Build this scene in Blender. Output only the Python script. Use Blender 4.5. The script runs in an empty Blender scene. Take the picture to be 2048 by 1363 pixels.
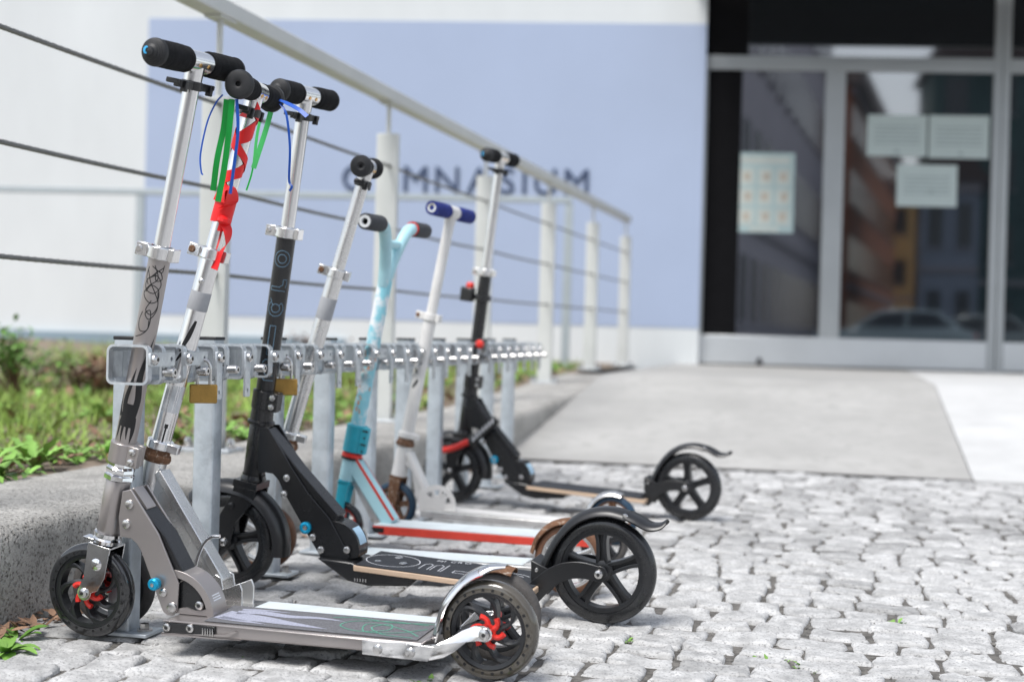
import bpy, bmesh, math, random
from mathutils import Vector, Matrix, noise as mnoise
from mathutils.geometry import tessellate_polygon
R = math.radians
pi = math.pi
rnd = random.Random(7)
sc = bpy.context.scene
col = sc.collection

# ------------------------------------------------------------------ camera, sky, sun, exposure
cam = bpy.data.cameras.new('camera')
camo = bpy.data.objects.new('camera', cam)
col.objects.link(camo)
cam.lens, cam.sensor_width = 50, 36
cam.clip_start, cam.clip_end = 0.05, 1000
camo.matrix_world = (Matrix.Translation((0, 0, .52)) @ Matrix.Rotation(R(13.175), 4, 'Z')
                     @ Matrix.Rotation(R(90 - .372), 4, 'X') @ Matrix.Rotation(R(1.547), 4, 'Z'))
cam.dof.use_dof = True
cam.dof.focus_distance = 2.36
cam.dof.aperture_fstop = 3.2
sc.camera = camo

SUN_EL, SUN_AZ = 60, 200          # degrees; azimuth clockwise from +Y
w = bpy.data.worlds.new('World')
sc.world = w
w.use_nodes = True
wn = w.node_tree
bg = wn.nodes['Background']
sky = wn.nodes.new('ShaderNodeTexSky')
sky.sky_type = 'NISHITA'
sky.sun_disc = False
sky.sun_elevation = R(SUN_EL)
sky.sun_rotation = R(SUN_AZ)
sky.air_density, sky.dust_density, sky.ozone_density = 1.0, 1.5, 1.0
hs = wn.nodes.new('ShaderNodeHueSaturation')
hs.inputs['Saturation'].default_value = .42
wn.links.new(sky.outputs[0], hs.inputs['Color'])
wn.links.new(hs.outputs[0], bg.inputs[0])
bg.inputs[1].default_value = .105
sl = bpy.data.lights.new('sun', 'SUN')
sl.energy, sl.angle, sl.color = 1.5, R(24), (1, .97, .93)
so = bpy.data.objects.new('sun', sl)
col.objects.link(so)
sd = Vector((math.sin(R(SUN_AZ)) * math.cos(R(SUN_EL)), math.cos(R(SUN_AZ)) * math.cos(R(SUN_EL)), math.sin(R(SUN_EL))))
so.rotation_euler = sd.to_track_quat('Z', 'Y').to_euler()
vs = sc.view_settings
vs.view_transform, vs.look, vs.gamma, vs.use_curve_mapping = 'Standard', 'None', 1, False
vs.exposure = 1.08
sc.cycles.max_bounces = 8
sc.cycles.caustics_reflective = False
sc.cycles.sample_clamp_indirect = 4
sc.cycles.use_denoising = True
sc.cycles.transparent_max_bounces = 8

# ------------------------------------------------------------------ materials
MATS = {}
def pm(name, c, rough=.5, metal=0., var=.12, scale=12., bump=0., bscale=150., spec=.5, coat=0., ior=None,
       spots=None, spot_amt=.5, spot_scale=30., rvar=0., trans=0., island=0., stretch=None):
    """procedural principled material: noise-varied colour, optional second colour in blotches, bump"""
    if name in MATS:
        return MATS[name]
    m = bpy.data.materials.new(name)
    m.use_nodes = True
    nt = m.node_tree
    b = nt.nodes['Principled BSDF']
    L = nt.links.new
    tc = nt.nodes.new('ShaderNodeTexCoord')
    vec = tc.outputs['Object']
    if stretch:
        mp = nt.nodes.new('ShaderNodeMapping')
        mp.inputs['Scale'].default_value = stretch
        L(vec, mp.inputs[0])
        vec = mp.outputs[0]
    def noise(s, d=4, r=.6):
        n = nt.nodes.new('ShaderNodeTexNoise')
        n.inputs['Scale'].default_value = s
        n.inputs['Detail'].default_value = d
        n.inputs['Roughness'].default_value = r
        L(vec, n.inputs['Vector'])
        return n.outputs['Fac']
    def ramp(fac, c0, c1, p0=.3, p1=.7):
        r = nt.nodes.new('ShaderNodeValToRGB')
        r.color_ramp.elements[0].position, r.color_ramp.elements[1].position = p0, p1
        r.color_ramp.elements[0].color, r.color_ramp.elements[1].color = (*c0, 1), (*c1, 1)
        L(fac, r.inputs[0])
        return r.outputs[0]
    lo = tuple(max(0, x * (1 - var)) for x in c)
    hi = tuple(min(1, x * (1 + var)) for x in c)
    out = ramp(noise(scale), lo, hi)
    if spots:
        mx = nt.nodes.new('ShaderNodeMix')
        mx.data_type = 'RGBA'
        L(ramp(noise(spot_scale, 6, .65), (0, 0, 0), (1, 1, 1), 1 - spot_amt - .06, 1 - spot_amt + .06), mx.inputs['Factor'])
        L(out, mx.inputs['A'])
        mx.inputs['B'].default_value = (*spots, 1)
        out = mx.outputs['Result']
    if island:
        g = nt.nodes.new('ShaderNodeNewGeometry')
        mx = nt.nodes.new('ShaderNodeMix')
        mx.data_type = 'RGBA'
        mx.blend_type = 'MULTIPLY'
        mx.inputs['Factor'].default_value = 1
        L(out, mx.inputs['A'])
        L(ramp(g.outputs['Random Per Island'], (1 - island,) * 3, (1 + island * .6,) * 3, 0, 1), mx.inputs['B'])
        out = mx.outputs['Result']
    L(out, b.inputs['Base Color'])
    b.inputs['Roughness'].default_value = rough
    if rvar:
        L(ramp(noise(scale * 2.3), (max(.02, rough - rvar),) * 3, (min(1, rough + rvar),) * 3), b.inputs['Roughness'])
    b.inputs['Metallic'].default_value = metal
    b.inputs['Specular IOR Level'].default_value = spec
    b.inputs['Coat Weight'].default_value = coat
    b.inputs['Transmission Weight'].default_value = trans
    if ior:
        b.inputs['IOR'].default_value = ior
    if bump:
        bp = nt.nodes.new('ShaderNodeBump')
        bp.inputs['Strength'].default_value = bump
        bp.inputs['Distance'].default_value = .002
        L(noise(bscale, 5), bp.inputs['Height'])
        L(bp.outputs[0], b.inputs['Normal'])
    MATS[name] = m
    return m

def granite():
    m = pm('granite', (.475, .475, .47), .85, var=.30, scale=24, bump=1., bscale=75, spec=.3,
           spots=(.24, .24, .24), spot_amt=.42, spot_scale=210, island=.3)
    for nd in m.node_tree.nodes:
        if nd.bl_idname == 'ShaderNodeBump':
            nd.inputs['Distance'].default_value = .0035
    return m
def concrete():
    m = pm('kerb_concrete', (.50, .485, .455), .9, var=.25, scale=7, bump=1., bscale=170, spec=.25,
           spots=(.24, .23, .21), spot_amt=.43, spot_scale=135)
    nt = m.node_tree
    b = nt.nodes['Principled BSDF']
    L = nt.links.new
    # board-mark lines and air pits as relief
    tc = nt.nodes.new('ShaderNodeTexCoord')
    vo = nt.nodes.new('ShaderNodeTexVoronoi')
    vo.inputs['Scale'].default_value = 120
    L(tc.outputs['Object'], vo.inputs['Vector'])
    r = nt.nodes.new('ShaderNodeValToRGB')
    r.color_ramp.elements[0].position, r.color_ramp.elements[1].position = .12, .40
    L(vo.outputs['Distance'], r.inputs[0])
    wv = nt.nodes.new('ShaderNodeTexWave')
    wv.bands_direction = 'Y'
    wv.inputs['Scale'].default_value = 2.6
    wv.inputs['Distortion'].default_value = 1.5
    wv.inputs['Detail'].default_value = 2
    L(tc.outputs['Object'], wv.inputs['Vector'])
    r2 = nt.nodes.new('ShaderNodeValToRGB')
    r2.color_ramp.elements[0].position, r2.color_ramp.elements[1].position = .0, .05
    r2.color_ramp.elements[0].color = (.72, .72, .72, 1)
    L(wv.outputs['Fac'], r2.inputs[0])
    mu = nt.nodes.new('ShaderNodeMath')
    mu.operation = 'MULTIPLY'
    L(r.outputs[0], mu.inputs[0])
    L(r2.outputs[0], mu.inputs[1])
    old = b.inputs['Base Color'].links[0].from_socket
    r3 = nt.nodes.new('ShaderNodeValToRGB')
    r3.color_ramp.elements[0].position, r3.color_ramp.elements[1].position = .10, .30
    r3.color_ramp.elements[0].color = (.55, .54, .52, 1)
    L(mu.outputs[0], r3.inputs[0])
    mx = nt.nodes.new('ShaderNodeMix')
    mx.data_type, mx.blend_type = 'RGBA', 'MULTIPLY'
    mx.inputs['Factor'].default_value = 1
    L(old, mx.inputs['A'])
    L(r3.outputs[0], mx.inputs['B'])
    L(mx.outputs['Result'], b.inputs['Base Color'])
    bp = nt.nodes.new('ShaderNodeBump')
    bp.inputs['Strength'].default_value = .7
    bp.inputs['Distance'].default_value = .003
    L(mu.outputs[0], bp.inputs['Height'])
    old = b.inputs['Normal'].links[0].from_socket
    L(old, bp.inputs['Normal'])
    L(bp.outputs[0], b.inputs['Normal'])
    return m

M_granite, M_conc = granite(), concrete()
for nd in M_conc.node_tree.nodes:
    if nd.bl_idname == 'ShaderNodeBump':
        nd.inputs['Distance'].default_value = .005
M_galv = pm('galvanised_steel', (.60, .635, .66), .40, .75, var=.14, scale=55, spots=(.50, .535, .57), spot_amt=.45, spot_scale=22, rvar=.1)
M_galv2 = pm('galvanised_post', (.52, .57, .61), .46, .55, var=.16, scale=24, spots=(.62, .67, .71), spot_amt=.42, spot_scale=16, rvar=.1)
M_chrome = pm('chrome', (.80, .80, .80), .09, 1, var=.05, scale=20, rvar=.05)
M_alu = pm('polished_aluminium', (.84, .84, .845), .20, 1, var=.02, scale=6, rvar=.03)
M_aluw = pm('worn_aluminium', (.74, .74, .735), .27, .9, var=.06, scale=9, spots=(.60, .59, .57), spot_amt=.25, spot_scale=18, rvar=.06)
M_alud = pm('dull_aluminium', (.62, .62, .61), .42, .7, var=.18, scale=25, spots=(.40, .37, .33), spot_amt=.35, spot_scale=40, rvar=.1)
M_steel = pm('bolt_steel', (.62, .61, .60), .25, 1, var=.1, scale=200)
M_socket = pm('socket_dark', (.02, .02, .02), .6)
M_graph = pm('graphite_anodised', (.40, .37, .36), .30, .7, var=.03, scale=8, rvar=.02)
M_black = pm('black_satin', (.012, .0125, .014), .34, var=.25, scale=8, rvar=.04, spec=.65)
M_blackm = pm('black_metal', (.014, .0145, .016), .26, var=.2, scale=8, spec=.6, rvar=.03)
M_rubber = pm('black_rubber', (.018, .019, .021), .55, var=.25, scale=40, rvar=.1)
M_foam = pm('black_foam', (.016, .0165, .018), .95, var=.3, scale=90, bump=.9, bscale=900, spec=.2)
M_tyre = pm('black_tyre', (.013, .014, .016), .27, var=.3, scale=14, spec=.6, coat=.25, rvar=.08)
M_tyres = pm('smoky_tyre', (.075, .066, .053), .09, var=.18, scale=9, spec=.7, coat=.5)
M_tyref = pm('dark_smoky_tyre', (.02, .021, .023), .12, var=.25, scale=9, spec=.65, coat=.4)
M_tyrew = pm('worn_tyre', (.07, .065, .062), .7, var=.35, scale=30, spots=(.22, .20, .19), spot_amt=.2, spot_scale=170, bump=.4, bscale=200)
M_tyreb = pm('rust_brown_tyre', (.16, .075, .04), .55, var=.35, scale=25, spots=(.26, .15, .09), spot_amt=.3, spot_scale=40)
M_tyrebl = pm('navy_tyre', (.012, .04, .075), .45, var=.25, scale=20)
M_rim = pm('black_rim', (.014, .015, .017), .33, var=.25, scale=30, spec=.55)
M_red = pm('red_plastic', (.72, .035, .025), .38, var=.1, scale=50)
M_redpaint = pm('red_paint', (.62, .055, .035), .45, var=.2, scale=15, spots=(.55, .50, .50), spot_amt=.17, spot_scale=38)
M_blue = pm('blue_anodised', (.01, .36, .60), .25, .5, var=.1, scale=60)
M_bluedot = pm('light_blue_plastic', (.05, .42, .78), .4, var=.1)
M_brass = pm('brass_button', (.72, .45, .18), .25, 1, var=.1)
M_padl = pm('brass_padlock', (.42, .25, .06), .42, .45, var=.16, scale=60, spots=(.34, .20, .05), spot_amt=.4, spot_scale=120, rvar=.1)
M_rust = pm('rusty_steel', (.17, .085, .045), .75, .2, var=.4, scale=60, spots=(.38, .33, .28), spot_amt=.38, spot_scale=120, bump=.6, bscale=250)
M_tape = pm('grip_tape', (.15, .152, .165), .85, var=.35, scale=420, bump=.8, bscale=900, spots=(.36, .37, .40), spot_amt=.28, spot_scale=700)
M_tapebl = pm('dark_grip_tape', (.03, .034, .042), .85, var=.35, scale=420, bump=.8, bscale=900, spots=(.16, .17, .19), spot_amt=.25, spot_scale=600)
M_wood = pm('deck_ply', (.62, .46, .33), .6, var=.16, scale=14, stretch=(1, 1, 30))
M_print_blk = pm('black_print', (.008, .008, .009), .5)
M_print_lil = pm('lilac_print', (.36, .375, .46), .8, var=.3, scale=400, bump=.5, bscale=800)
M_print_grn = pm('green_print', (.10, .33, .24), .8, var=.2, scale=200)
M_print_blu = pm('blue_grey_print', (.13, .24, .34), .5)
M_print_wht = pm('white_print', (.7, .72, .76), .7)
M_teal = pm('teal_print', (.02, .35, .45), .6)
M_greytape = pm('grey_tape', (.36, .37, .39), .7, var=.08, scale=30)
M_sticker = pm('white_sticker', (.62, .64, .66), .5, var=.1, scale=60)
M_ribred = pm('red_ribbon', (.85, .014, .016), .45, var=.10, scale=30)
M_ribgrn = pm('green_ribbon', (.01, .42, .06), .32, var=.1, scale=20)
M_riblgrn = pm('light_green_ribbon', (.08, .58, .16), .32, var=.1, scale=20)
M_ribblu = pm('blue_ribbon', (.015, .10, .50), .3, var=.1, scale=20)
M_lblue = pm('light_blue_paint', (.42, .69, .76), .38, var=.12, scale=9, spots=(.82, .86, .88), spot_amt=.3, spot_scale=16)
M_lblue2 = pm('chipped_blue_paint', (.26, .60, .70), .38, var=.12, scale=9, spots=(.80, .82, .84), spot_amt=.5, spot_scale=22)
M_tealp = pm('teal_paint', (.03, .40, .52), .4, var=.15, scale=30)
M_deckw = pm('pale_deck_paint', (.66, .72, .74), .5, var=.12, scale=12, spots=(.45, .62, .70), spot_amt=.3, spot_scale=18)
M_white = pm('white_enamel', (.74, .73, .71), .4, var=.08, scale=15, spots=(.55, .50, .44), spot_amt=.2, spot_scale=60)
M_navy = pm('navy_foam', (.012, .025, .19), .85, var=.3, scale=100, bump=.5, bscale=600)
M_dgrey = pm('dark_grey_grip', (.045, .048, .055), .8, var=.2, scale=80)
M_fence = pm('fence_paint', (.62, .635, .615), .45, var=.05, scale=7, spots=(.47, .475, .45), spot_amt=.2, spot_scale=9)
M_cable = pm('steel_cable', (.20, .20, .19), .5, .5, var=.3, scale=200)
M_wall = pm('white_render', (.67, .70, .71), .9, var=.045, scale=1.6, stretch=(1, 1, .35), bump=.15, bscale=60, spec=.2)
M_lilac = pm('lilac_wall_paint', (.39, .462, .615), .9, var=.03, scale=1.1, bump=.12, bscale=60, spec=.2)
M_plinth = pm('plinth_grey', (.25, .33, .39), .85, var=.1, scale=3)
M_letter = pm('sign_letter', (.035, .06, .125), .6)
M_doorfr = pm('door_aluminium', (.43, .455, .465), .42, .4, var=.05, scale=2, rvar=.05)
M_kick = pm('kick_plate', (.66, .69, .71), .36, .55, var=.06, scale=1.5, rvar=.06)
M_glass = pm('dark_glass', (.006, .009, .012), .03, var=.1, scale=1, spec=.5, ior=3.7)
M_matblack = pm('dark_reflection', (.006, .006, .007), .8, spec=.1)  # matt black: painted reflection strips beside the panes, also threshold and canopy
M_paper = pm('notice_paper', (.50, .58, .57), .7, var=.05, scale=3)
M_paper2 = pm('poster_paper', (.42, .54, .54), .7, var=.06, scale=4)
M_asph = pm('asphalt', (.385, .38, .365), .92, var=.16, scale=1.6, bump=.5, bscale=120, spots=(.345, .34, .326), spot_amt=.42, spot_scale=14)
M_street = pm('street_asphalt', (.12, .12, .12), .9, var=.2, scale=2)
M_slab = pm('white_slab', (.55, .553, .548), .85, var=.10, scale=4, spots=(.52, .52, .51), spot_amt=.35, spot_scale=9, bump=.2)
M_joint = pm('joint_grit', (.125, .118, .108), .95, var=.6, scale=60, bump=1., bscale=260, spots=(.22, .21, .19), spot_amt=.35, spot_scale=220)
M_soil = pm('bed_soil', (.21, .165, .125), .95, var=.4, scale=9, bump=1., bscale=90, spots=(.25, .20, .15), spot_amt=.4, spot_scale=30)
M_grass = pm('grass_blades', (.27, .40, .08), .6, var=.35, scale=2.5, island=.45)
M_weed = pm('weed_leaves', (.22, .42, .08), .5, var=.25, scale=12, island=.35)
M_weedd = pm('dark_weed_leaves', (.14, .30, .05), .5, var=.25, scale=12, island=.35)
M_litter = pm('dead_leaves', (.28, .17, .11), .85, var=.4, scale=20, island=.5)
M_grit = pm('loose_grit', (.17, .165, .155), .9, var=.3, scale=60, island=.5)

# ------------------------------------------------------------------ mesh helpers
class G:
    def __init__(s, M=None):
        s.v, s.f, s.M = [], [], M
    def add(s, V, F):
        o = len(s.v)
        for p in V:
            p = Vector(p)
            s.v.append(s.M @ p if s.M else p)
        s.f += [tuple(i + o for i in f) for f in F]
        return s
    def box(s, c, d, rz=0):
        x, y, z = d[0] / 2, d[1] / 2, d[2] / 2
        V = [(a * x, b * y, e * z) for a in (-1, 1) for b in (-1, 1) for e in (-1, 1)]
        if rz:
            V = [(p[0] * math.cos(rz) - p[1] * math.sin(rz), p[0] * math.sin(rz) + p[1] * math.cos(rz), p[2]) for p in V]
        return s.add([(p[0] + c[0], p[1] + c[1], p[2] + c[2]) for p in V],
                     [(0, 1, 3, 2), (4, 6, 7, 5), (0, 4, 5, 1), (2, 3, 7, 6), (0, 2, 6, 4), (1, 5, 7, 3)])
    def tube(s, pts, r, n=12, caps=True, closed=False):
        pts = [Vector(p) for p in pts]
        m = len(pts)
        rr = r if isinstance(r, (list, tuple)) else [r] * m
        V, F = [], []
        prev = None
        for i, p in enumerate(pts):
            if closed:
                t = pts[(i + 1) % m] - pts[i - 1]
            else:
                t = pts[min(i + 1, m - 1)] - pts[max(i - 1, 0)]
            t.normalize()
            if prev is None:
                a = Vector((0, 0, 1)) if abs(t.z) < .9 else Vector((1, 0, 0))
                u = t.cross(a).normalized()
            else:
                u = (prev - t * prev.dot(t)).normalized()
            prev = u
            k = t.cross(u)
            for j in range(n):
                a = 2 * pi * j / n
                V.append(p + (u * math.cos(a) + k * math.sin(a)) * rr[i])
        for i in range(m if closed else m - 1):
            i2 = (i + 1) % m
            for j in range(n):
                F.append((i * n + j, i * n + (j + 1) % n, i2 * n + (j + 1) % n, i2 * n + j))
        if caps and not closed:
            F.append(tuple(range(n - 1, -1, -1)))
            F.append(tuple((m - 1) * n + j for j in range(n)))
        return s.add(V, F)
    def cyl(s, a, b, r, r2=None, n=16):
        return s.tube([a, b], [r, r if r2 is None else r2], n)
    def lathe(s, prof, n=32, c=(0, 0, 0), ax='z', closed=False):
        V, F = [], []
        m = len(prof)
        for (r, h) in prof:
            for j in range(n):
                a = 2 * pi * j / n
                x, y = r * math.cos(a), r * math.sin(a)
                p = (x, y, h) if ax == 'z' else ((x, h, y) if ax == 'y' else (h, x, y))
                V.append((p[0] + c[0], p[1] + c[1], p[2] + c[2]))
        for i in range(m if closed else m - 1):
            i2 = (i + 1) % m
            for j in range(n):
                F.append((i * n + j, i * n + (j + 1) % n, i2 * n + (j + 1) % n, i2 * n + j))
        return s.add(V, F)
    def ext(s, poly, y0, y1, holes=()):
        """polygon in the x-z plane extruded along y, optional holes"""
        loops = [list(poly)] + [list(h) for h in holes]
        flat = [p for l in loops for p in l]
        n = len(flat)
        T = tessellate_polygon([[Vector((p[0], p[1], 0)) for p in l] for l in loops])
        V = [(p[0], y0, p[1]) for p in flat] + [(p[0], y1, p[1]) for p in flat]
        F = [tuple(t) for t in T] + [tuple(i + n for i in reversed(t)) for t in T]
        o = 0
        for l in loops:
            k = len(l)
            for i in range(k):
                a, b = o + i, o + (i + 1) % k
                F.append((a, b, b + n, a + n))
            o += k
        return s.add(V, F)
    def sweep(s, pts, sect, scale=None, caps=True):
        """path in the x-z plane, cross-section list of (lateral y, normal offset)"""
        m, k = len(pts), len(sect)
        V, F = [], []
        for i in range(m):
            p = Vector((pts[i][0], 0, pts[i][1]))
            a, b = pts[max(i - 1, 0)], pts[min(i + 1, m - 1)]
            t = Vector((b[0] - a[0], 0, b[1] - a[1])).normalized()
            nrm = Vector((-t.z, 0, t.x))
            sy, sn = scale[i] if scale else (1, 1)
            for (y, h) in sect:
                V.append(p + Vector((0, y * sy, 0)) + nrm * h * sn)
        for i in range(m - 1):
            for j in range(k):
                F.append((i * k + j, i * k + (j + 1) % k, (i + 1) * k + (j + 1) % k, (i + 1) * k + j))
        if caps:
            F.append(tuple(range(k)))
            F.append(tuple((m - 1) * k + j for j in range(k - 1, -1, -1)))
        return s.add(V, F)

def mesh(g, name, mat, smooth=True, angle=38, fix=True):
    me = bpy.data.meshes.new(name)
    me.from_pydata([tuple(p) for p in g.v], [], g.f)
    if fix:
        bm = bmesh.new()
        bm.from_mesh(me)
        bmesh.ops.recalc_face_normals(bm, faces=bm.faces)
        bm.to_mesh(me)
        bm.free()
    if smooth:
        me.polygons.foreach_set('use_smooth', [True] * len(me.polygons))
        me.set_sharp_from_angle(angle=R(angle))
    me.materials.append(mat)
    return me
def ob(name, g, mat, parent=None, bevel=0, smooth=True, angle=38, fix=True):
    me = g if isinstance(g, bpy.types.Mesh) else mesh(g, name, mat, smooth, angle, fix)
    o = bpy.data.objects.new(name, me)
    col.objects.link(o)
    o.parent = parent
    if bevel:
        b = o.modifiers.new('bevel', 'BEVEL')
        b.width, b.segments, b.limit_method, b.angle_limit = bevel, 2, 'ANGLE', R(40)
    return o
def tag(o, label=None, cat=None, group=None, kind=None):
    if label: o['label'] = label
    if cat: o['category'] = cat
    if group: o['group'] = group
    if kind: o['kind'] = kind
    return o
def empty(name, loc, rot=(0, 0, 0)):
    o = bpy.data.objects.new(name, None)
    o.empty_display_size = .05
    col.objects.link(o)
    o.location = loc
    o.rotation_euler = rot
    return o
def cr(P, n=8, closed=False):
    """Catmull-Rom through points"""
    P = [Vector(p) for p in P]
    m = len(P)
    out = []
    for i in range(m if closed else m - 1):
        p1, p2 = P[i], P[(i + 1) % m]
        p0 = P[i - 1] if (i or closed) else p1 * 2 - p2
        p3 = P[(i + 2) % m] if (closed or i + 2 < m) else p2 * 2 - p1
        for k in range(n):
            t = k / n
            out.append(.5 * ((2 * p1) + (p2 - p0) * t + (2 * p0 - 5 * p1 + 4 * p2 - p3) * t * t + (3 * p1 - p0 - 3 * p2 + p3) * t ** 3))
    if not closed:
        out.append(P[-1])
    return out
def arc(cx, cz, r, a0, a1, n=12):
    return [(cx + r * math.cos(R(a0 + (a1 - a0) * i / n)), cz + r * math.sin(R(a0 + (a1 - a0) * i / n))) for i in range(n + 1)]
def stroke(pts, wd, k=1):
    """2D ribbon: list of rows of k+1 points across"""
    m = len(pts)
    rows = []
    for i in range(m):
        a, b = Vector(pts[max(i - 1, 0)][:2]), Vector(pts[min(i + 1, m - 1)][:2])
        t = (b - a)
        t = t.normalized() if t.length > 1e-9 else Vector((1, 0))
        nn = Vector((-t.y, t.x))
        ww = wd[i] if isinstance(wd, (list, tuple)) else wd
        rows.append([Vector(pts[i][:2]) + nn * ww * (j / k - .5) for j in range(k + 1)])
    return rows
def decal(g, strokes, fn):
    for pts, wd, k in strokes:
        if not isinstance(wd, (list, tuple)) and len(pts) < 40:      # resample so chords follow the surface
            q = []
            for a, b in zip(pts[:-1], pts[1:]):
                m = max(1, int(math.hypot(b[0] - a[0], b[1] - a[1]) / .0022))
                q += [(a[0] + (b[0] - a[0]) * i / m, a[1] + (b[1] - a[1]) * i / m) for i in range(m)]
            pts = q + [tuple(pts[-1][:2])]
        rows = stroke(pts, wd, k)
        V = [fn(p.x, p.y) for r in rows for p in r]
        kk = k + 1
        g.add(V, [(i * kk + j, i * kk + j + 1, (i + 1) * kk + j + 1, (i + 1) * kk + j) for i in range(len(rows) - 1) for j in range(k)])
    return g
def on_cyl(r, s0, phi0=0.):
    return lambda u, v: (r * math.sin(u / r + phi0), -r * math.cos(u / r + phi0), s0 + v)
def text_geo(txt, size, ext=0., fn=None):
    cu = bpy.data.curves.new('txt', 'FONT')
    cu.body, cu.size, cu.extrude = txt, size, ext
    o = bpy.data.objects.new('txt', cu)
    me = bpy.data.meshes.new_from_object(o)
    V = [v.co.copy() for v in me.vertices]
    F = [tuple(p.vertices) for p in me.polygons]
    bpy.data.objects.remove(o)
    bpy.data.curves.remove(cu)
    bpy.data.meshes.remove(me)
    g = G()
    g.add([fn(p.x, p.y) if fn else p for p in V], F)
    return g

# ------------------------------------------------------------------ ground, kerb, ramp
KX = -1.36                       # kerb face
def bed_z(y):                    # height of kerb top and bed along the railing
    return .172 + max(0, min(1, (y - 6.2) / 3.2)) * .105
def ramp_z(y):
    return max(0, min(1, (y - 5.7) / 2.5)) * .285

g = G()
g.add([(-300, -300, -.09), (300, -300, -.09), (300, 300, -.09), (-300, 300, -.09)], [(0, 1, 2, 3)])
tag(ob('ground', g, M_street), kind='structure')

# bedding under the setts
g = G()
nx, ny = 60, 60
V = []
for j in range(ny + 1):
    for i in range(nx + 1):
        V.append((KX - .02 + (6 - KX) * i / nx, -.6 + 6.36 * j / ny, -.0065 + rnd.uniform(-.0015, .0015)))
g.add(V, [(j * (nx + 1) + i, j * (nx + 1) + i + 1, (j + 1) * (nx + 1) + i + 1, (j + 1) * (nx + 1) + i) for j in range(ny) for i in range(nx)])
pav = tag(ob('pavement', g, M_joint), kind='structure')

def sett(g, c, n=6, h=0.0):
    """one worn granite sett from four corners c (counter-clockwise)"""
    V, F = [], []
    tilt = (rnd.uniform(-.003, .003), rnd.uniform(-.003, .003))
    ph = [rnd.uniform(0, 6.28) for _ in range(6)]
    cx = sum(p[0] for p in c) / 4
    cy = sum(p[1] for p in c) / 4
    cpull = rnd.choice((.01, .02, .03, .05, .10))
    for j in range(n + 1):
        for i in range(n + 1):
            u, v = 2 * i / n - 1, 2 * j / n - 1
            u, v = math.copysign(abs(u) ** .55, u), math.copysign(abs(v) ** .55, v)
            # pull corners in
            q = 1 - cpull * (u * u * v * v) + .03 * math.sin(3.1 * u + ph[0]) * math.sin(2.7 * v + ph[1]) + (.035 * mnoise.noise(Vector((u * 2.6 + ph[0] * 9, v * 2.6, ph[1]))) if n > 6 else 0)
            uu, vv = u * q, v * q
            a, b = (uu + 1) / 2, (vv + 1) / 2
            x = (c[0][0] * (1 - a) + c[1][0] * a) * (1 - b) + (c[3][0] * (1 - a) + c[2][0] * a) * b
            y = (c[0][1] * (1 - a) + c[1][1] * a) * (1 - b) + (c[3][1] * (1 - a) + c[2][1] * a) * b
            e = max(abs(u), abs(v))
            z = h - .0052 * max(0, (e - .84) / .16) ** 1.6 + tilt[0] * u + tilt[1] * v
            z += .0016 * math.sin(4 * u + ph[2]) * math.sin(3.4 * v + ph[3]) + .001 * math.sin(7 * u + ph[4] + 3 * v) 
            if n > 6:
                z += .0026 * mnoise.noise(Vector((x * 42, y * 42, ph[5]))) + .0017 * mnoise.noise(Vector((x * 115, y * 115, ph[5])))
            else:
                z += rnd.uniform(-.0012, .0012)
            V.append((x, y, z))
    for j in range(n):
        for i in range(n):
            a = j * (n + 1) + i
            F.append((a, a + 1, a + n + 2, a + n + 1))
    bd = [i for i in range(n + 1)] + [(j + 1) * (n + 1) - 1 for j in range(1, n + 1)] + [n * (n + 1) + i for i in range(n - 1, -1, -1)] + [j * (n + 1) for j in range(n - 1, 0, -1)]
    o = len(V)
    for i in bd:
        x, y, z = V[i]
        V.append((cx + (x - cx) * .985, cy + (y - cy) * .985, -.03))
    for k in range(len(bd)):
        k2 = (k + 1) % len(bd)
        F.append((bd[k], o + k, o + k2, bd[k2]))
    g.add(V, F)

setts = []
y = -.5
row = 0
while y < 5.62:
    d = rnd.uniform(.072, .104)
    x = KX + .012 + rnd.uniform(0, .03)
    f0 = [rnd.uniform(0, 6) for _ in range(3)]
    while x < 5.0:
        wd = rnd.uniform(.072, .122)
        wob = lambda xx, yy: .012 * math.sin(xx * 3.1 + yy * 1.3) + .008 * math.sin(xx * 7.7 + yy * 5)
        j = lambda a=.007: rnd.uniform(-a, a)
        gp = rnd.uniform(.0012, .0042)
        c = [(x + gp + j(), y + gp + wob(x, y) + j(.005)), (x + wd - gp + j(), y + gp + wob(x + wd, y) + j(.005)),
             (x + wd - gp + j(), y + d - gp + wob(x + wd, y + d) + j(.005)), (x + gp + j(), y + d - gp + wob(x, y + d) + j(.005))]
        if min(p[1] for p in c) < 5.68:
            setts.append((c, rnd.uniform(-.0025, .0025)))
        x += wd
    y += d
    row += 1
def sett_rank(s):
    cx = sum(p[0] for p in s[0]) / 4
    cy = sum(p[1] for p in s[0]) / 4
    fx, fy = -math.sin(R(13.175)), math.cos(R(13.175))
    dep = cx * fx + cy * fy
    lat = cx * fy - cy * fx
    vis = dep > 1.9 and abs(lat / dep) < .375
    return dep if vis else 100 + dep + abs(lat)
setts.sort(key=sett_rank)
for k, (c, h) in enumerate(setts[:300]):
    g = G()
    sett(g, c, 11, h)
    ob('sett', g, M_granite, pav, angle=60, fix=False)
g = G()
for c, h in setts[300:]:
    dfar = min(p[1] for p in c)
    sett(g, c, 5 if dfar < 4 else 4, h)
tag(ob('setts', g, M_granite, pav, angle=60, fix=False), kind='stuff')

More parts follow.
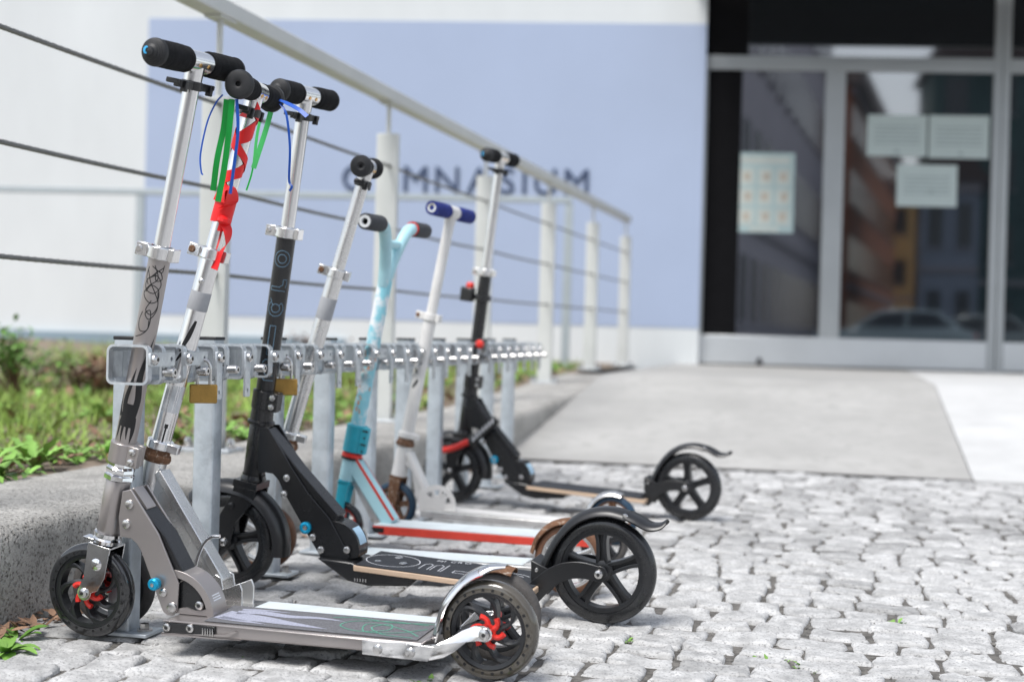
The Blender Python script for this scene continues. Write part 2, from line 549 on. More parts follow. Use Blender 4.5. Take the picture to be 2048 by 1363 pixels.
# ramp, landing, white slab
g = G()
ys = [5.66, 5.72] + [5.7 + 2.5 * k / 10 for k in range(1, 11)] + [12.6]
for a, b in ((KX - .01, .488), (.492, 9)):
    V, F = [], []
    for yy in ys:
        V += [(a, yy, ramp_z(yy) + .004), (b, yy, ramp_z(yy) + .004)]
    F = [(2 * i, 2 * i + 1, 2 * i + 3, 2 * i + 2) for i in range(len(ys) - 1)]
    if a < 0:
        g.add(V, F)
        tag(ob('asphalt_ramp', g, M_asph, smooth=False), kind='structure')
    else:
        g = G().add(V, F)
        g.add([(a, 5.66, -.05), (b, 5.66, -.05), (b, 5.66, .004), (a, 5.66, .004)], [(0, 1, 2, 3)])
        tag(ob('concrete_ramp', g, M_slab, smooth=False), kind='structure')

# kerb with a chipped, rounded arris
g = G()
ky = [-.6 + .022 * k for k in range(int(9.6 / .022))]
prof = [(0, -.06), (.001, .05), (0, .10), (.002, .135), (.006, .152), (.014, .163), (.026, .169), (.05, .172), (.10, .1735), (.17, .173), (.25, .172), (.33, .1715), (.385, .170), (.39, .10)]
rk = random.Random(3)
nz = [[rk.uniform(-1, 1) for _ in prof] for _ in ky]
V, F = [], []
k = len(prof)
for i, yy in enumerate(ky):
    dz = bed_z(yy) - .172
    ch = max(0, math.sin(yy * 4.1) * math.sin(yy * 9.7 + 1)) * .010
    for j, (px, pz) in enumerate(prof):
        a = .0022 if 3 <= j <= 8 else .001
        e = ch if 3 <= j <= 7 else 0
        V.append((KX - px - e * .8 + nz[i][j] * a, yy, (pz + dz if j else pz) - e * .7 + nz[i][j - 1] * a))
F = [(i * k + j, (i + 1) * k + j, (i + 1) * k + j + 1, i * k + j + 1) for i in range(len(ky) - 1) for j in range(k - 1)]
g.add(V, F)
tag(ob('kerb', g, M_conc, angle=80), kind='structure')

# planting bed
g = G()
V = []
bx, by = 60, 80
for j in range(by + 1):
    for i in range(bx + 1):
        xx = -1.72 - 11 * (i / bx) ** 1.4
        yy = -.6 + 13.2 * j / by
        V.append((xx, yy, bed_z(yy) - .012 + (min(1, (-1.72 - xx) * 3)) * (.012 + .022 * math.sin(xx * 2.3 + yy) * math.sin(yy * 1.7 - xx) + rnd.uniform(-.008, .012)) + max(0, -3 - xx) * .015))
g.add(V, [(j * (bx + 1) + i, (j + 1) * (bx + 1) + i, (j + 1) * (bx + 1) + i + 1, j * (bx + 1) + i + 1) for j in range(by) for i in range(bx)])
tag(ob('soil', g, M_soil, angle=180), kind='structure')
def soil_z(xx, yy):
    return bed_z(yy) + (min(1, max(0, -1.72 - xx) * 3)) * (.022 * math.sin(xx * 2.3 + yy) * math.sin(yy * 1.7 - xx)) + max(0, -3 - xx) * .015


# ------------------------------------------------------------------ school building
BW = empty('school_building', (-1.2, 12, 0), (0, 0, R(9)))
tag(BW, 'white rendered building with a lilac painted field and glazed entrance', 'building')
g = G().box((-8.0, .2, 2.6), (16.0, .4, 5.4))
g.box((3.5, .2, 4.7), (7.0, .4, 1.2)).box((6.6, .2, 2.0), (.8, .4, 4.2))
ob('wall', g, M_wall, BW)
ob('painted_panel', G().box((-2.394, -.001, 1.865), (4.787, .008, 2.55)), M_lilac, BW)
ob('plinth', G().box((-9.4, -.02, .12), (12.8, .06, .60)), M_plinth, BW)
# glazed entrance
def fr(s0, s1, z0, z1, y0=.10, y1=.17):
    return G().box(((s0 + s1) / 2, (y0 + y1) / 2, (z0 + z1) / 2), (s1 - s0, y1 - y0, z1 - z0))
ent = ob('entrance_frame', fr(.0, 2.398, 2.785, 2.905), M_doorfr, BW, .004)
ob('transom_rail', fr(.0, 2.398, 2.83, 2.855, .085, .0995), M_doorfr, ent)
ob('transom_rail', fr(2.535, 6.2, 2.785, 2.905), M_doorfr, ent, .004)
ob('mullion', fr(1.012, 1.18, .541, 2.784), M_doorfr, ent, .004)
ob('mullion', fr(2.40, 2.462, .28, 4.1), M_doorfr, ent, .004)
ob('mullion', fr(2.470, 2.533, .28, 4.1), M_doorfr, ent, .004)
ob('mullion', fr(.002, .03, .541, 2.784), M_doorfr, ent, .003)
ob('kick_plate', fr(.002, 2.398, .30, .540), M_kick, BW, .004)
ob('kick_plate', fr(2.535, 6.2, .30, .540), M_kick, BW, .004)
ob('threshold', fr(.002, 6.2, .20, .298, .12, .3), M_matblack, BW)
ob('dark_reflection', fr(.031, .318, .542, 2.784, .118, .14), M_matblack, BW)  # no real panel: dark reflection at the glass edge painted as a matt strip
ob('dark_reflection', fr(.002, .36, 2.906, 4.1, .118, .14), M_matblack, BW)  # same painted dark reflection carried on above the transom
for s0, s1, z0, z1 in ((.319, 1.011, .541, 2.784), (1.181, 2.399, .541, 2.784), (2.534, 6.2, .541, 2.784), (.361, 2.399, 2.906, 4.1), (2.534, 6.2, 2.906, 4.1)):
    ob('pane', fr(s0, s1, z0, z1, .125, .14), M_glass, BW)
ob('door_stop', G().lathe([(0, .06), (.014, .058), (.02, .03), (.03, 0)], 12, (.52, .07, .30)), M_black, BW)
cn = ob('entrance_canopy', G().box((3.2, -1.0, 3.54), (6.6, 2.0, .2)), M_matblack, BW, .01)
ob('canopy_edge', G().box((3.2, -2.011, 3.54), (6.6, .02, .22)), M_doorfr, cn)
# sign letters
sg = empty('wall_sign', BW.matrix_basis @ Vector((-3.06, -.008, 1.69)), (0, 0, R(9)))
tag(sg, 'dark blue capital letters spelling GYMNASIUM on the lilac wall', 'sign')
xs, sz = 0, .315
wds = {}
for ch in 'GYMNASIUM':
    t = text_geo(ch, sz, .006)
    x0, x1 = min(p.x for p in t.v), max(p.x for p in t.v)
    wds[ch] = (x0, x1)
tot = sum(wds[c][1] - wds[c][0] for c in 'GYMNASIUM')
gap = (2.10 - tot) / 8
for ch in 'GYMNASIUM':
    t = text_geo(ch, sz, .006)
    t2 = G()
    t2.add([(p.x - wds[ch][0] + xs, -.006 - p.z * .95, p.y) for p in t.v], t.f)
    ob('letter', t2, M_letter, sg, smooth=False)
    xs += wds[ch][1] - wds[ch][0] + gap
# notices taped behind the door glass
def sheet(s0, s1, z0, z1, mat, label, cat, marks):
    o = empty('notice', BW.matrix_basis @ Vector(((s0 + s1) / 2, .122, z0)), (0, 0, R(9)))
    tag(o, label, cat)
    a, h = (s1 - s0) / 2, z1 - z0
    ob('paper', G().box((0, 0, h / 2), (2 * a, .002, h)), mat, o)
    for (u0, u1, v0, v1, mt) in marks:
        ob('print', G().box(((u0 + u1 - 1) * a, -.0016, (v0 + v1) / 2 * h), ((u1 - u0) * 2 * a, .0008, (v1 - v0) * h)), mt, o)
M_ink = pm('faint_ink', (.30, .36, .37), .8)
M_inko = pm('orange_ink', (.50, .44, .36), .8, var=.25, scale=30)
M_cell = pm('poster_cell', (.56, .60, .56), .8, var=.1, scale=9)
mk = [(.08, .92, .86, .95, M_cell)] + [(.07 + .31 * i, .31 + .31 * i, .10 + .25 * j, .30 + .25 * j, M_cell) for i in range(3) for j in range(3)]
mk += [(.25, .75, .02, .07, M_cell)]
sheet(.285, .775, 1.415, 2.09, M_paper2, 'tall pale poster with nine small squares on the left door pane', 'poster',
      mk + [])
pst = [o for o in bpy.data.objects if o.name.startswith('notice')][-1]
for i in range(3):
    for j in range(3):
        h = .675
        ob('print', G().box(((.19 + .31 * i + .02 * ((i + j) % 2) - .5) * .49, -.0026, (.20 + .25 * j) * h), (.05, .0008, .06)), M_inko, pst)
lm = [(.12, .88, .70 - .1 * k, .73 - .1 * k, M_ink) for k in range(5)]
sheet(1.37, 1.862, 2.08, 2.425, M_paper, 'left one of the two notices side by side on the right door pane', 'notice', lm + [(.46, .54, .08, .15, M_ink)])
sheet(1.88, 2.374, 2.07, 2.428, M_paper, 'right one of the two notices side by side on the right door pane', 'notice', lm + [(.5, .57, .08, .15, M_ink)])
sheet(1.625, 2.122, 1.662, 2.012, M_paper, 'single lower notice below the pair on the right door pane', 'notice', lm + [(.55, .62, .3, .37, M_ink)])

# galvanised frame rail standing before the wall
gr = empty('garden_rail', BW.matrix_basis @ Vector((-1.05, -1.9, .25)), (0, 0, R(9)))
tag(gr, 'thin pale blue grey metal rail on posts in front of the lilac wall', 'rail')
M_palerail = pm('pale_rail', (.42, .47, .495), .5, .3, var=.05)
ob('rail', G().box((-4.5, 0, 1.215), (9.04, .05, .045)), M_palerail, gr, .004)
for s in (0, -3.12, -6.2, -8.9):
    ob('post', G().box((s, 0, .555), (.06, .04, 1.27)), M_palerail, gr, .004)

# ------------------------------------------------------------------ the street behind the viewer (seen in the door glass)
M_bgrey = pm('grey_facade', (.56, .54, .60), .9, var=.1, scale=.6)
M_bbrick = pm('red_brown_facade', (.48, .20, .12), .9, var=.15, scale=.8)
M_byel = pm('ochre_facade', (.62, .47, .22), .9, var=.1, scale=.7)
M_bblue = pm('blue_grey_facade', (.32, .37, .46), .9, var=.1, scale=.7)
M_bdark = pm('dark_green_facade', (.08, .13, .13), .9, var=.2, scale=.7)
M_bwin = pm('far_window', (.05, .055, .065), .15)
M_btrim = pm('far_trim', (.36, .35, .38), .9)
M_roof = pm('far_roof', (.12, .09, .085), .9)
def street_house(name, p0, p1, h, mat, label, floors, bays):
    a, b = Vector((*p0, 0)), Vector((*p1, 0))
    d = b - a
    ang = math.atan2(d.y, d.x)
    e = empty(name, (a.x, a.y, -.09), (0, 0, ang))
    tag(e, label, 'building')
    Lg = d.length
    ob('wall', G().box((Lg / 2, -4, h / 2), (Lg, 8, h)), mat, e)
    ob('roof', G().ext([(-.4, h), (Lg + .4, h), (Lg - .5, h + 1.4), (.5, h + 1.4)], -8.3, .4), M_roof, e)
    ob('cornice', G().box((Lg / 2, .12, h - .25), (Lg + .1, .25, .4)), M_btrim, e)
    ob('string_course', G().box((Lg / 2, .06, h / floors), (Lg + .05, .13, .25)), M_btrim, e)
    fh = h / floors
    for f in range(floors):
        for k in range(bays):
            wx = Lg * (k + .5) / bays
            wn_ = ob('window', G().box((wx, .01, fh * f + fh * .52), (min(1.2, Lg / bays * .5), .06, fh * .5)), M_bwin, e)
            ob('sill', G().box((wx, .07, fh * f + fh * .24), (min(1.4, Lg / bays * .6), .14, .08)), M_btrim, wn_)
street_house('grey_house', (6.0, -16.2), (17.6, -45), 16, M_bgrey, 'grey facade mirrored in the left door pane', 4, 12)
street_house('brick_house', (18.8, -45.6), (32.5, -77), 13.4, M_bbrick, 'red brown facade mirrored beside the middle door post', 4, 12)
street_house('ochre_house', (34, -82.5), (37.4, -81.5), 11.8, M_byel, 'narrow ochre facade mirrored in the right door pane', 3, 2)
street_house('blue_grey_house', (18.4, -34.6), (20.6, -33.8), 7.4, M_bblue, 'low blue grey facade mirrored below the single notice', 2, 2)
street_house('dark_house', (22.4, -44), (33, -41), 14.5, M_bdark, 'dark green facade mirrored behind the pair of notices', 4, 5)
def car(loc, rz, paint, label):
    e = empty('parked_car', (*loc, -.09), (0, 0, rz))
    tag(e, label, 'car', 'cars mirrored in the door glass')
    prof = [(-2.1, .35), (-2.12, .62), (-2.0, .80), (-1.1, .95), (-.95, .98), (1.6, 1.0), (2.02, .92), (2.1, .6), (2.05, .35)]
    b = ob('body', G().ext(prof, -.84, .84), paint, e, .08)
    cab = [(-1.12, .94), (-.35, 1.44), (.2, 1.5), (1.1, 1.46), (1.75, .98)]
    ob('cabin', G().ext(cab, -.70, .70), paint, e, .06)
    for s in (-1, 1):
        ob('side_window', G().ext([(-.92, 1.0), (-.32, 1.37), (.28, 1.42), (.28, 1.0)], s * .703, s * .709), M_bwin, e)
        ob('side_window', G().ext([(.36, 1.0), (.36, 1.42), (1.05, 1.39), (1.5, 1.02)], s * .703, s * .709), M_bwin, e)
        ob('headlight', G().lathe([(0, -.02), (.09, -.015), (.11, .02)], 14, (-2.06, s * .6, .70), 'x'), M_sticker, e)
        ob('tail_light', G().box((2.07, s * .62, .80), (.06, .28, .16)), M_red, e, .02)
        for x in (-1.3, 1.28):
            wh = ob('wheel', G().lathe([(.19, -.1), (.28, -.11), (.315, -.07), (.315, .07), (.28, .11), (.19, .1)], 28, (x, s * .76, .315), 'y'), M_tyrew, e)
            ob('hub_cap', G().lathe([(0, -.105), (.1, -.108), (.19, -.098), (.19, .098), (.1, .108), (0, .105)], 24, (x, s * .76, .315), 'y'), M_aluw, wh)
    ob('windscreen', G().add([(-1.06, -.62, 1.0), (-1.06, .62, 1.0), (-.42, .58, 1.42), (-.42, -.58, 1.42)], [(0, 1, 2, 3)]), M_bwin, e)
car((9.6, -13.2), R(18), pm('silver_blue_paint', (.42, .52, .56), .25, .3, coat=.6), 'silver blue car mirrored low across the middle door post')
car((13.6, -17.5), R(18), pm('grey_car_paint', (.30, .36, .38), .25, .3, coat=.6), 'grey car mirrored low in the right door pane')

# ------------------------------------------------------------------ cable railing on the kerb
FX = -1.68
fy = [.64 + 1.475 * k for k in range(8)]      # .64 ... 10.965
def rz_(y):
    return 1.352 + (y - 3.59) * .0062
rl = empty('cable_railing', (FX, fy[0], bed_z(0)))
tag(rl, 'long pale painted steel railing with three slack cables along the kerb', 'railing')
O = Vector((FX, fy[0], bed_z(0)))
def gl(*_):
    return G(Matrix.Translation(-O))
hr = gl()
y0, y1 = fy[0] - .5, fy[-1] + .06
pr = [(-.032, 0), (-.032, .045), (.032, .045), (.032, 0)]
n_ = 24
V = []
for i in range(n_ + 1):
    yy = y0 + (y1 - y0) * i / n_
    V += [(FX + a, yy, rz_(yy) + b) for a, b in pr]
hr.add(V, [(i * 4 + j, i * 4 + (j + 1) % 4, i * 4 + 4 + (j + 1) % 4, i * 4 + 4 + j) for i in range(n_) for j in range(4)] + [(3, 2, 1, 0), tuple(n_ * 4 + j for j in range(4))])
ob('handrail', hr, M_fence, rl, .004)
for i, yy in enumerate(fy):
    zb, zt = bed_z(yy) - .002, rz_(yy) - .215 + (.11 if i > 2 else 0) * .9
    p = ob('post', gl().box((FX, yy, (zb + zt) / 2), (.082, .03, zt - zb)), M_fence, rl, .003)
    ob('rod', gl().cyl((FX, yy, zt - .03), (FX, yy, rz_(yy) + .002), .009, n=12), M_fence, p)
    ob('saddle', gl().box((FX, yy, rz_(yy) - .0035), (.05, .10, .006)), M_fence, p)
    ob('base_plate', gl().box((FX, yy, zb + .006), (.16, .10, .012)), M_galv, p, .002)
    for s in (-1, 1):
        ob('bolt', gl().lathe([(0, .028), (.009, .026), (.012, .016), (.012, .008), (.016, .006), (.016, 0)], 8, (FX + s * .062, yy, zb + .012)), M_steel, p)
for ci, (cz, sag) in enumerate(((1.108, .004), (.880, .006), (.648, .004))):
    for i in range(len(fy) - 1):
        a, b = fy[i] + .004, fy[i + 1] - .004
        Lc = b - a
        near = i in (1, 2)
        n2 = 260 if near else 24
        V, F = [], []
        k = 12 if near else 8
        for q in range(n2 + 1):
            t = q / n2
            yy = a + Lc * t
            zz = cz + (yy - 2.57) * .0062 - sag * 4 * t * (1 - t)
            for j in range(k):
                an = 2 * pi * j / k
                rr = .0052 * (1 + (.16 * math.cos(6 * an + q * 1.2) if near else 0))
                V.append((FX + .012 + rr * math.cos(an), yy, zz + rr * math.sin(an)))
        F = [(q * k + j, q * k + (j + 1) % k, (q + 1) * k + (j + 1) % k, (q + 1) * k + j) for q in range(n2) for j in range(k)]
        cb = ob('cable', gl().add(V, F), M_cable, rl, angle=80)
        for e, s in ((a, 1), (b, -1)):
            zz = cz + (e - 2.57) * .0062
            ob('cable_fitting', gl().lathe([(0, 0), (.009, 0), (.0095, .012 * s), (.006, .03 * s), (.0052, .05 * s)], 12, (FX + .012, e - .011 * s, zz), 'y'), M_cable, cb)

# ------------------------------------------------------------------ scooter rack
RX0, RX1, RZ0, RZ1, RY0, RP = -1.134, -1.062, .420, .4835, 2.04, .1211
NS = 25
O2 = Vector((-1.15, RY0, 0))
rk_ = empty('scooter_rack', O2)
tag(rk_, 'long galvanised scooter rack with lockable slots on square posts', 'scooter rack')
def gk():
    return G(Matrix.Translation(-O2))
def rrect(x0, x1, z0, z1, r, n=5):
    P = []
    for cx, cz, a in ((x1 - r, z1 - r, 0), (x0 + r, z1 - r, 90), (x0 + r, z0 + r, 180), (x1 - r, z0 + r, 270)):
        P += arc(cx, cz, r, a, a + 90, n)
    return P
T_ = .0038
ring = G().ext(rrect(0, RX1 - RX0, 0, RZ1 - RZ0, .011), 0, .013, [rrect(T_, RX1 - RX0 - T_, T_, RZ1 - RZ0 - T_, .008)])
ring_me = mesh(ring, 'ring', M_galv, angle=30)
arm = G().ext(rrect(-.011, .011, -.072, .011, .003, 2), -.002, .002, [arc(0, -.060, .004, 0, 350, 10)])
arm_me = mesh(arm, 'lock_arm', M_galv, angle=30)
pin = G().lathe([(0, .021), (.006, .021), (.008, .019), (.008, .004), (.0055, .004), (.0055, 0)], 14, ax='x')
pin_me = mesh(pin, 'lock_pin', M_steel)
sck = mesh(G().lathe([(0, 0), (.0035, 0)], 6, ax='x'), 'socket', M_socket)
bolt_me = mesh(G().lathe([(0, .0075), (.005, .0072), (.0085, .004), (.009, 0)], 16, ax='x'), 'pivot_bolt', M_steel)
def inst(name, me, loc, parent, rot=(0, 0, 0)):
    o = bpy.data.objects.new(name, me)
    col.objects.link(o)
    o.parent = parent
    o.location = loc
    o.rotation_euler = rot
    return o
# back channel
bk = gk()
yb0, yb1 = RY0 + .0135, RY0 + RP * NS
prof = [(RX0 + .016, RZ1), (RX0 + .008, RZ1), (RX0 + .002, RZ1 - .004), (RX0, RZ1 - .011), (RX0, RZ0 + .011), (RX0 + .002, RZ0 + .004), (RX0 + .008, RZ0), (RX0 + .016, RZ0)]
inn = [(RX0 + .016, RZ0 + T_), (RX0 + .011, RZ0 + T_), (RX0 + T_, RZ0 + .011), (RX0 + T_, RZ1 - .011), (RX0 + .011, RZ1 - T_), (RX0 + .016, RZ1 - T_)]
bk.ext(prof + inn, yb0, yb1)
ob('back_channel', bk, M_galv, rk_, angle=30)
closed = {0, 1, 4, 6, 9, 12, 17}
for k in range(NS):
    yk = RY0 + RP * k - O2.y
    for o_, nm in ((0, 'ring'), (.0455, 'ring')):
        inst(nm, ring_me, (RX0 - O2.x + (.0004 if o_ or k else 0), yk + o_, RZ0), rk_)
    px_, pz_ = RX1 - O2.x + .0045, RZ0 + .041
    # lock arm: plate lies in the y-z plane; closed ones point to the next ring
    ar = inst('lock_arm', arm_me, (px_, yk + .0065, pz_), rk_)
    if k in closed:
        ar.rotation_euler = Matrix(((0, 1, 0), (0, 0, -1), (-1, 0, 0))).to_euler()
    else:
        ar.rotation_euler = Matrix(((0, 1, 0), (-1, 0, 0), (0, 0, 1))).to_euler()
    b_ = inst('pivot_bolt', bolt_me, (px_ + .002, yk + .0065, pz_), rk_)
    inst('socket', sck, (.0078, 0, 0), b_)
    b_ = inst('lock_pin', pin_me, (RX1 - O2.x, yk + .0455 + .0065, RZ0 + .020), rk_)
    inst('socket', sck, (.0213, 0, 0), b_)
for k in range(10):
    py = 2.135 + .304 * k
    pg = gk()
    sec = rrect(RX0 - .0405, RX0 - .0005, py, py + .04, .004, 3)
    V = [(x, y, .006) for x, y in sec] + [(x, y, RZ1 + .006) for x, y in sec]
    m_ = len(sec)
    pg.add(V, [(i, (i + 1) % m_, (i + 1) % m_ + m_, i + m_) for i in range(m_)] + [tuple(range(m_)), tuple(range(2 * m_ - 1, m_ - 1, -1))])
    p = ob('post', pg, M_galv2, rk_)
    ob('post_cap', gk().box((RX0 - .0205, py + .02, RZ1 + .009), (.042, .042, .006)), M_rubber, p, .0015)
    ob('base_plate', gk().box((RX0 - .0205 + .008, py + .02, .0065), (.098, .062, .006)), M_galv2, p, .001)
    ob('bolt', gk().lathe([(0, .012), (.008, .012), (.008, .003), (.014, .003), (.014, 0)], 6, (RX0 + .018, py + .02, .0095)), M_steel, p)
    ob('bolt', gk().lathe([(0, .013), (.0055, .013), (.0055, .008), (.0095, .008), (.0095, .002), (.014, .002), (.014, 0)], 6, (RX0 + T_, py + .02, RZ0 + .033), 'x'), M_steel, p)
# padlocks
def padlock(k, rot, label):
    yk = RY0 + RP * k + .0065 + .060
    e = empty('padlock', (RX1 + .006, yk, RZ0 + .041), (0, 0, R(rot)))
    tag(e, label, 'padlock', 'brass padlocks on the rack')
    sh = [(-.0105, 0, -.052), (-.0105, 0, -.020)] + [(-.0105 * math.cos(R(a)), 0, -.018 + .0155 * math.sin(R(a))) for a in range(0, 181, 20)] + [(.0105, 0, -.020), (.0105, 0, -.052)]
    ob('shackle', G().tube(sh, .003, 10), M_steel, e)
    ob('lock_body', G().box((0, 0, -.060), (.046, .016, .032)), M_padl, e, .0025)
padlock(1, 28, 'brass padlock nearest the front, hanging beside the ribbon-wrapped scooter')
padlock(4, 22, 'brass padlock hanging beside the tall black scooter stem')

# ------------------------------------------------------------------ scooters
# local frame of every scooter: x to its rear, y away from the viewer, z up, origin under the front wheel
def Tm(x, y, z): return Matrix.Translation((x, y, z))
def Ry(a): return Matrix.Rotation(R(a), 4, 'Y')
def Rz(a): return Matrix.Rotation(R(a), 4, 'Z')

def bolt(name, c, r, parent, M=None, side=-1, mat=None, h=.004):
    g = G(M).lathe([(0, side * h), (r * .55, side * h), (r * .9, side * h * .7), (r, 0)], 18, c, 'y')
    o = ob(name, g, mat or M_steel, parent)
    g = G(M).lathe([(0, side * (h + .0003)), (r * .45, side * (h + .0003))], 6, c, 'y')
    ob('socket', g, M_socket, o) if parent.parent is None else None
    return o

def wheel(root, name, c, rad, wd, M, kind, tyre, rim, label=None):
    x, z = c
    C = (x, 0, z)
    g = G(M)
    ri = rad * .76
    g.lathe([(ri * .90, -wd * .36), (ri * 1.0, -wd * .44), (ri * 1.05, -wd * .40), (ri * 1.05, wd * .40), (ri, wd * .44), (ri * .90, wd * .36)], 48, C, 'y', True)
    hubr = rad * (.26 if kind == 'star' else .20)
    g.lathe([(0, -wd * .42), (hubr * .7, -wd * .44), (hubr, -wd * .34), (hubr, wd * .34), (hubr * .7, wd * .44), (0, wd * .42)], 28, C, 'y')
    if kind == 'star':
        for k in range(7):
            a0 = 2 * pi * k / 7 + .25
            pts = []
            for q in range(9):
                t = q / 8
                a = a0 + .55 * t * t
                r_ = hubr * .8 + (ri * .96 - hubr * .8) * t
                pts.append((x + r_ * math.cos(a), z + r_ * math.sin(a)))
            hw = rad * .055
            sec = [(-wd * .30, -hw), (-wd * .36, 0), (-wd * .30, hw), (wd * .30, hw), (wd * .36, 0), (wd * .30, -hw)]
            g.sweep(pts, sec, [(1, 1.35 - .7 * math.sin(pi * q / 8)) for q in range(9)])
    elif kind == 'five':
        for k in range(5):
            a0 = 2 * pi * k / 5 + .36
            ca, sa = math.cos(a0), math.sin(a0)
            def P(r_, t_): return (x + r_ * ca - t_ * sa, z + r_ * sa + t_ * ca)
            n_ = 8
            for sgn in (-1, 1):
                pts, sc_ = [], []
                for q in range(n_ + 1):
                    t = q / n_
                    r_ = hubr * .75 + (ri * .97 - hubr * .75) * t
                    off = rad * (.085 - .02 * math.sin(pi * t) + .07 * max(0, t - .8) * 5 * .35)
                    pts.append(P(r_, sgn * off))
                    sc_.append((1, 1))
                g.sweep(pts, [(-wd * .36, -.0032), (-wd * .40, 0), (-wd * .36, .0032), (wd * .36, .0032), (wd * .40, 0), (wd * .36, -.0032)], sc_)
            g.sweep([P(hubr * .8, 0), P(ri * .95, 0)], [(-wd * .16, -rad * .085), (-wd * .16, rad * .085), (wd * .16, rad * .085), (wd * .16, -rad * .085)])
    else:
        g.lathe([(hubr * .8, -wd * .2), (ri * .95, -wd * .25), (ri * .95, wd * .25), (hubr * .8, wd * .2)], 36, C, 'y', True)
    wo = ob(name, g, rim, root, angle=42)
    if label: wo['label'] = label
    n_ = 14
    tp = []
    r0 = rad * .785
    for q in range(n_ + 1):
        a = -pi / 2 + pi * q / n_
        tp.append((r0 + (rad - r0) * max(0, math.cos(a)) ** .62, wd * .5 * math.sin(a)))
    g = G(M).lathe(tp, 72, C, 'y', True)
    ob('tyre', g, tyre, wo, angle=60)
    if kind == 'star':
        g = G(M)
        for k in range(26):
            a = 2 * pi * k / 26
            for sy in (-1, 1):
                r_ = rad * .835
                cx_, cz_ = x + r_ * math.cos(a), z + r_ * math.sin(a)
                u, v = (math.cos(a), math.sin(a)), (-math.sin(a), math.cos(a))
                q = .0021
                V = [(cx_ + (i * u[0] + j * v[0]) * q, sy * (wd * .505) + (0 if e else -sy * .004), cz_ + (i * u[1] + j * v[1]) * q) for e in (0, 1) for i, j in ((-1, -1), (1, -1), (1, 1), (-1, 1))]
                g.add(V, [(4, 5, 6, 7), (0, 1, 5, 4), (1, 2, 6, 5), (2, 3, 7, 6), (3, 0, 4, 7)])
        ob('rim_lugs', g, M_print_blk, wo, smooth=False)
        g = G(M)
        for sy in (-1, 1):
            ya = sy * wd * .50
            g.lathe([(rad * .10, ya - .002), (rad * .17, ya - .002), (rad * .17, ya + .002), (rad * .10, ya + .002)], 24, C, 'y', True)
            for k in range(6):
                a0 = 2 * pi * k / 6 + .5
                pts = []
                for q in range(6):
                    t = q / 5
                    a = a0 + sy * -.5 * t * t
                    r_ = rad * (.14 + .19 * t)
                    pts.append((x + r_ * math.cos(a), ya - sy * .0015, z + r_ * math.sin(a)))
                g.tube(pts, [.0048, .0046, .0042, .004, .0042, .0046], 8)
        ob('star_cover', g, M_red, wo)
    return wo

def axle_bolt(root, c, yn, r, M=None, mat=None):
    g = G(M).lathe([(0, yn - .006), (r * .5, yn - .006), (r * .85, yn - .0042), (r, yn)], 20, (c[0], 0, c[1]), 'y')
    o = ob('axle_bolt', g, mat or M_steel, root)
    g = G(M).lathe([(0, yn - .0063), (r * .35, yn - .0063)], 6, (c[0], 0, c[1]), 'y')
    ob('socket', g, M_socket, o)

def ring_clamp(root, name, s0, s1, r, M, mat, lugs=True, rusty=False):
    """collar around the stem with a lug each side along x"""
    g = G(M).lathe([(r - .004, s0), (r, s0 + .001), (r, s1 - .001), (r - .004, s1)], 28, closed=True)
    if lugs:
        h = s1 - s0
        g.box((-r - .007, -.006, (s0 + s1) / 2), (.020, .013, h))
        g.box((r + .003, -.008, (s0 + s1) / 2), (.010, .008, h))
        g.box((r + .006, .002, (s0 + s1) / 2), (.004, .016, h))
    o = ob(name, g, mat, root, .0012)
    if lugs:
        c = (-r - .010, -.0126, (s0 + s1) / 2)
        b = ob('clamp_bolt', G(M).lathe([(0, -.003), (.004, -.003), (.0062, 0)], 16, c, 'y'), M_rust if rusty else M_steel, o)
    return o

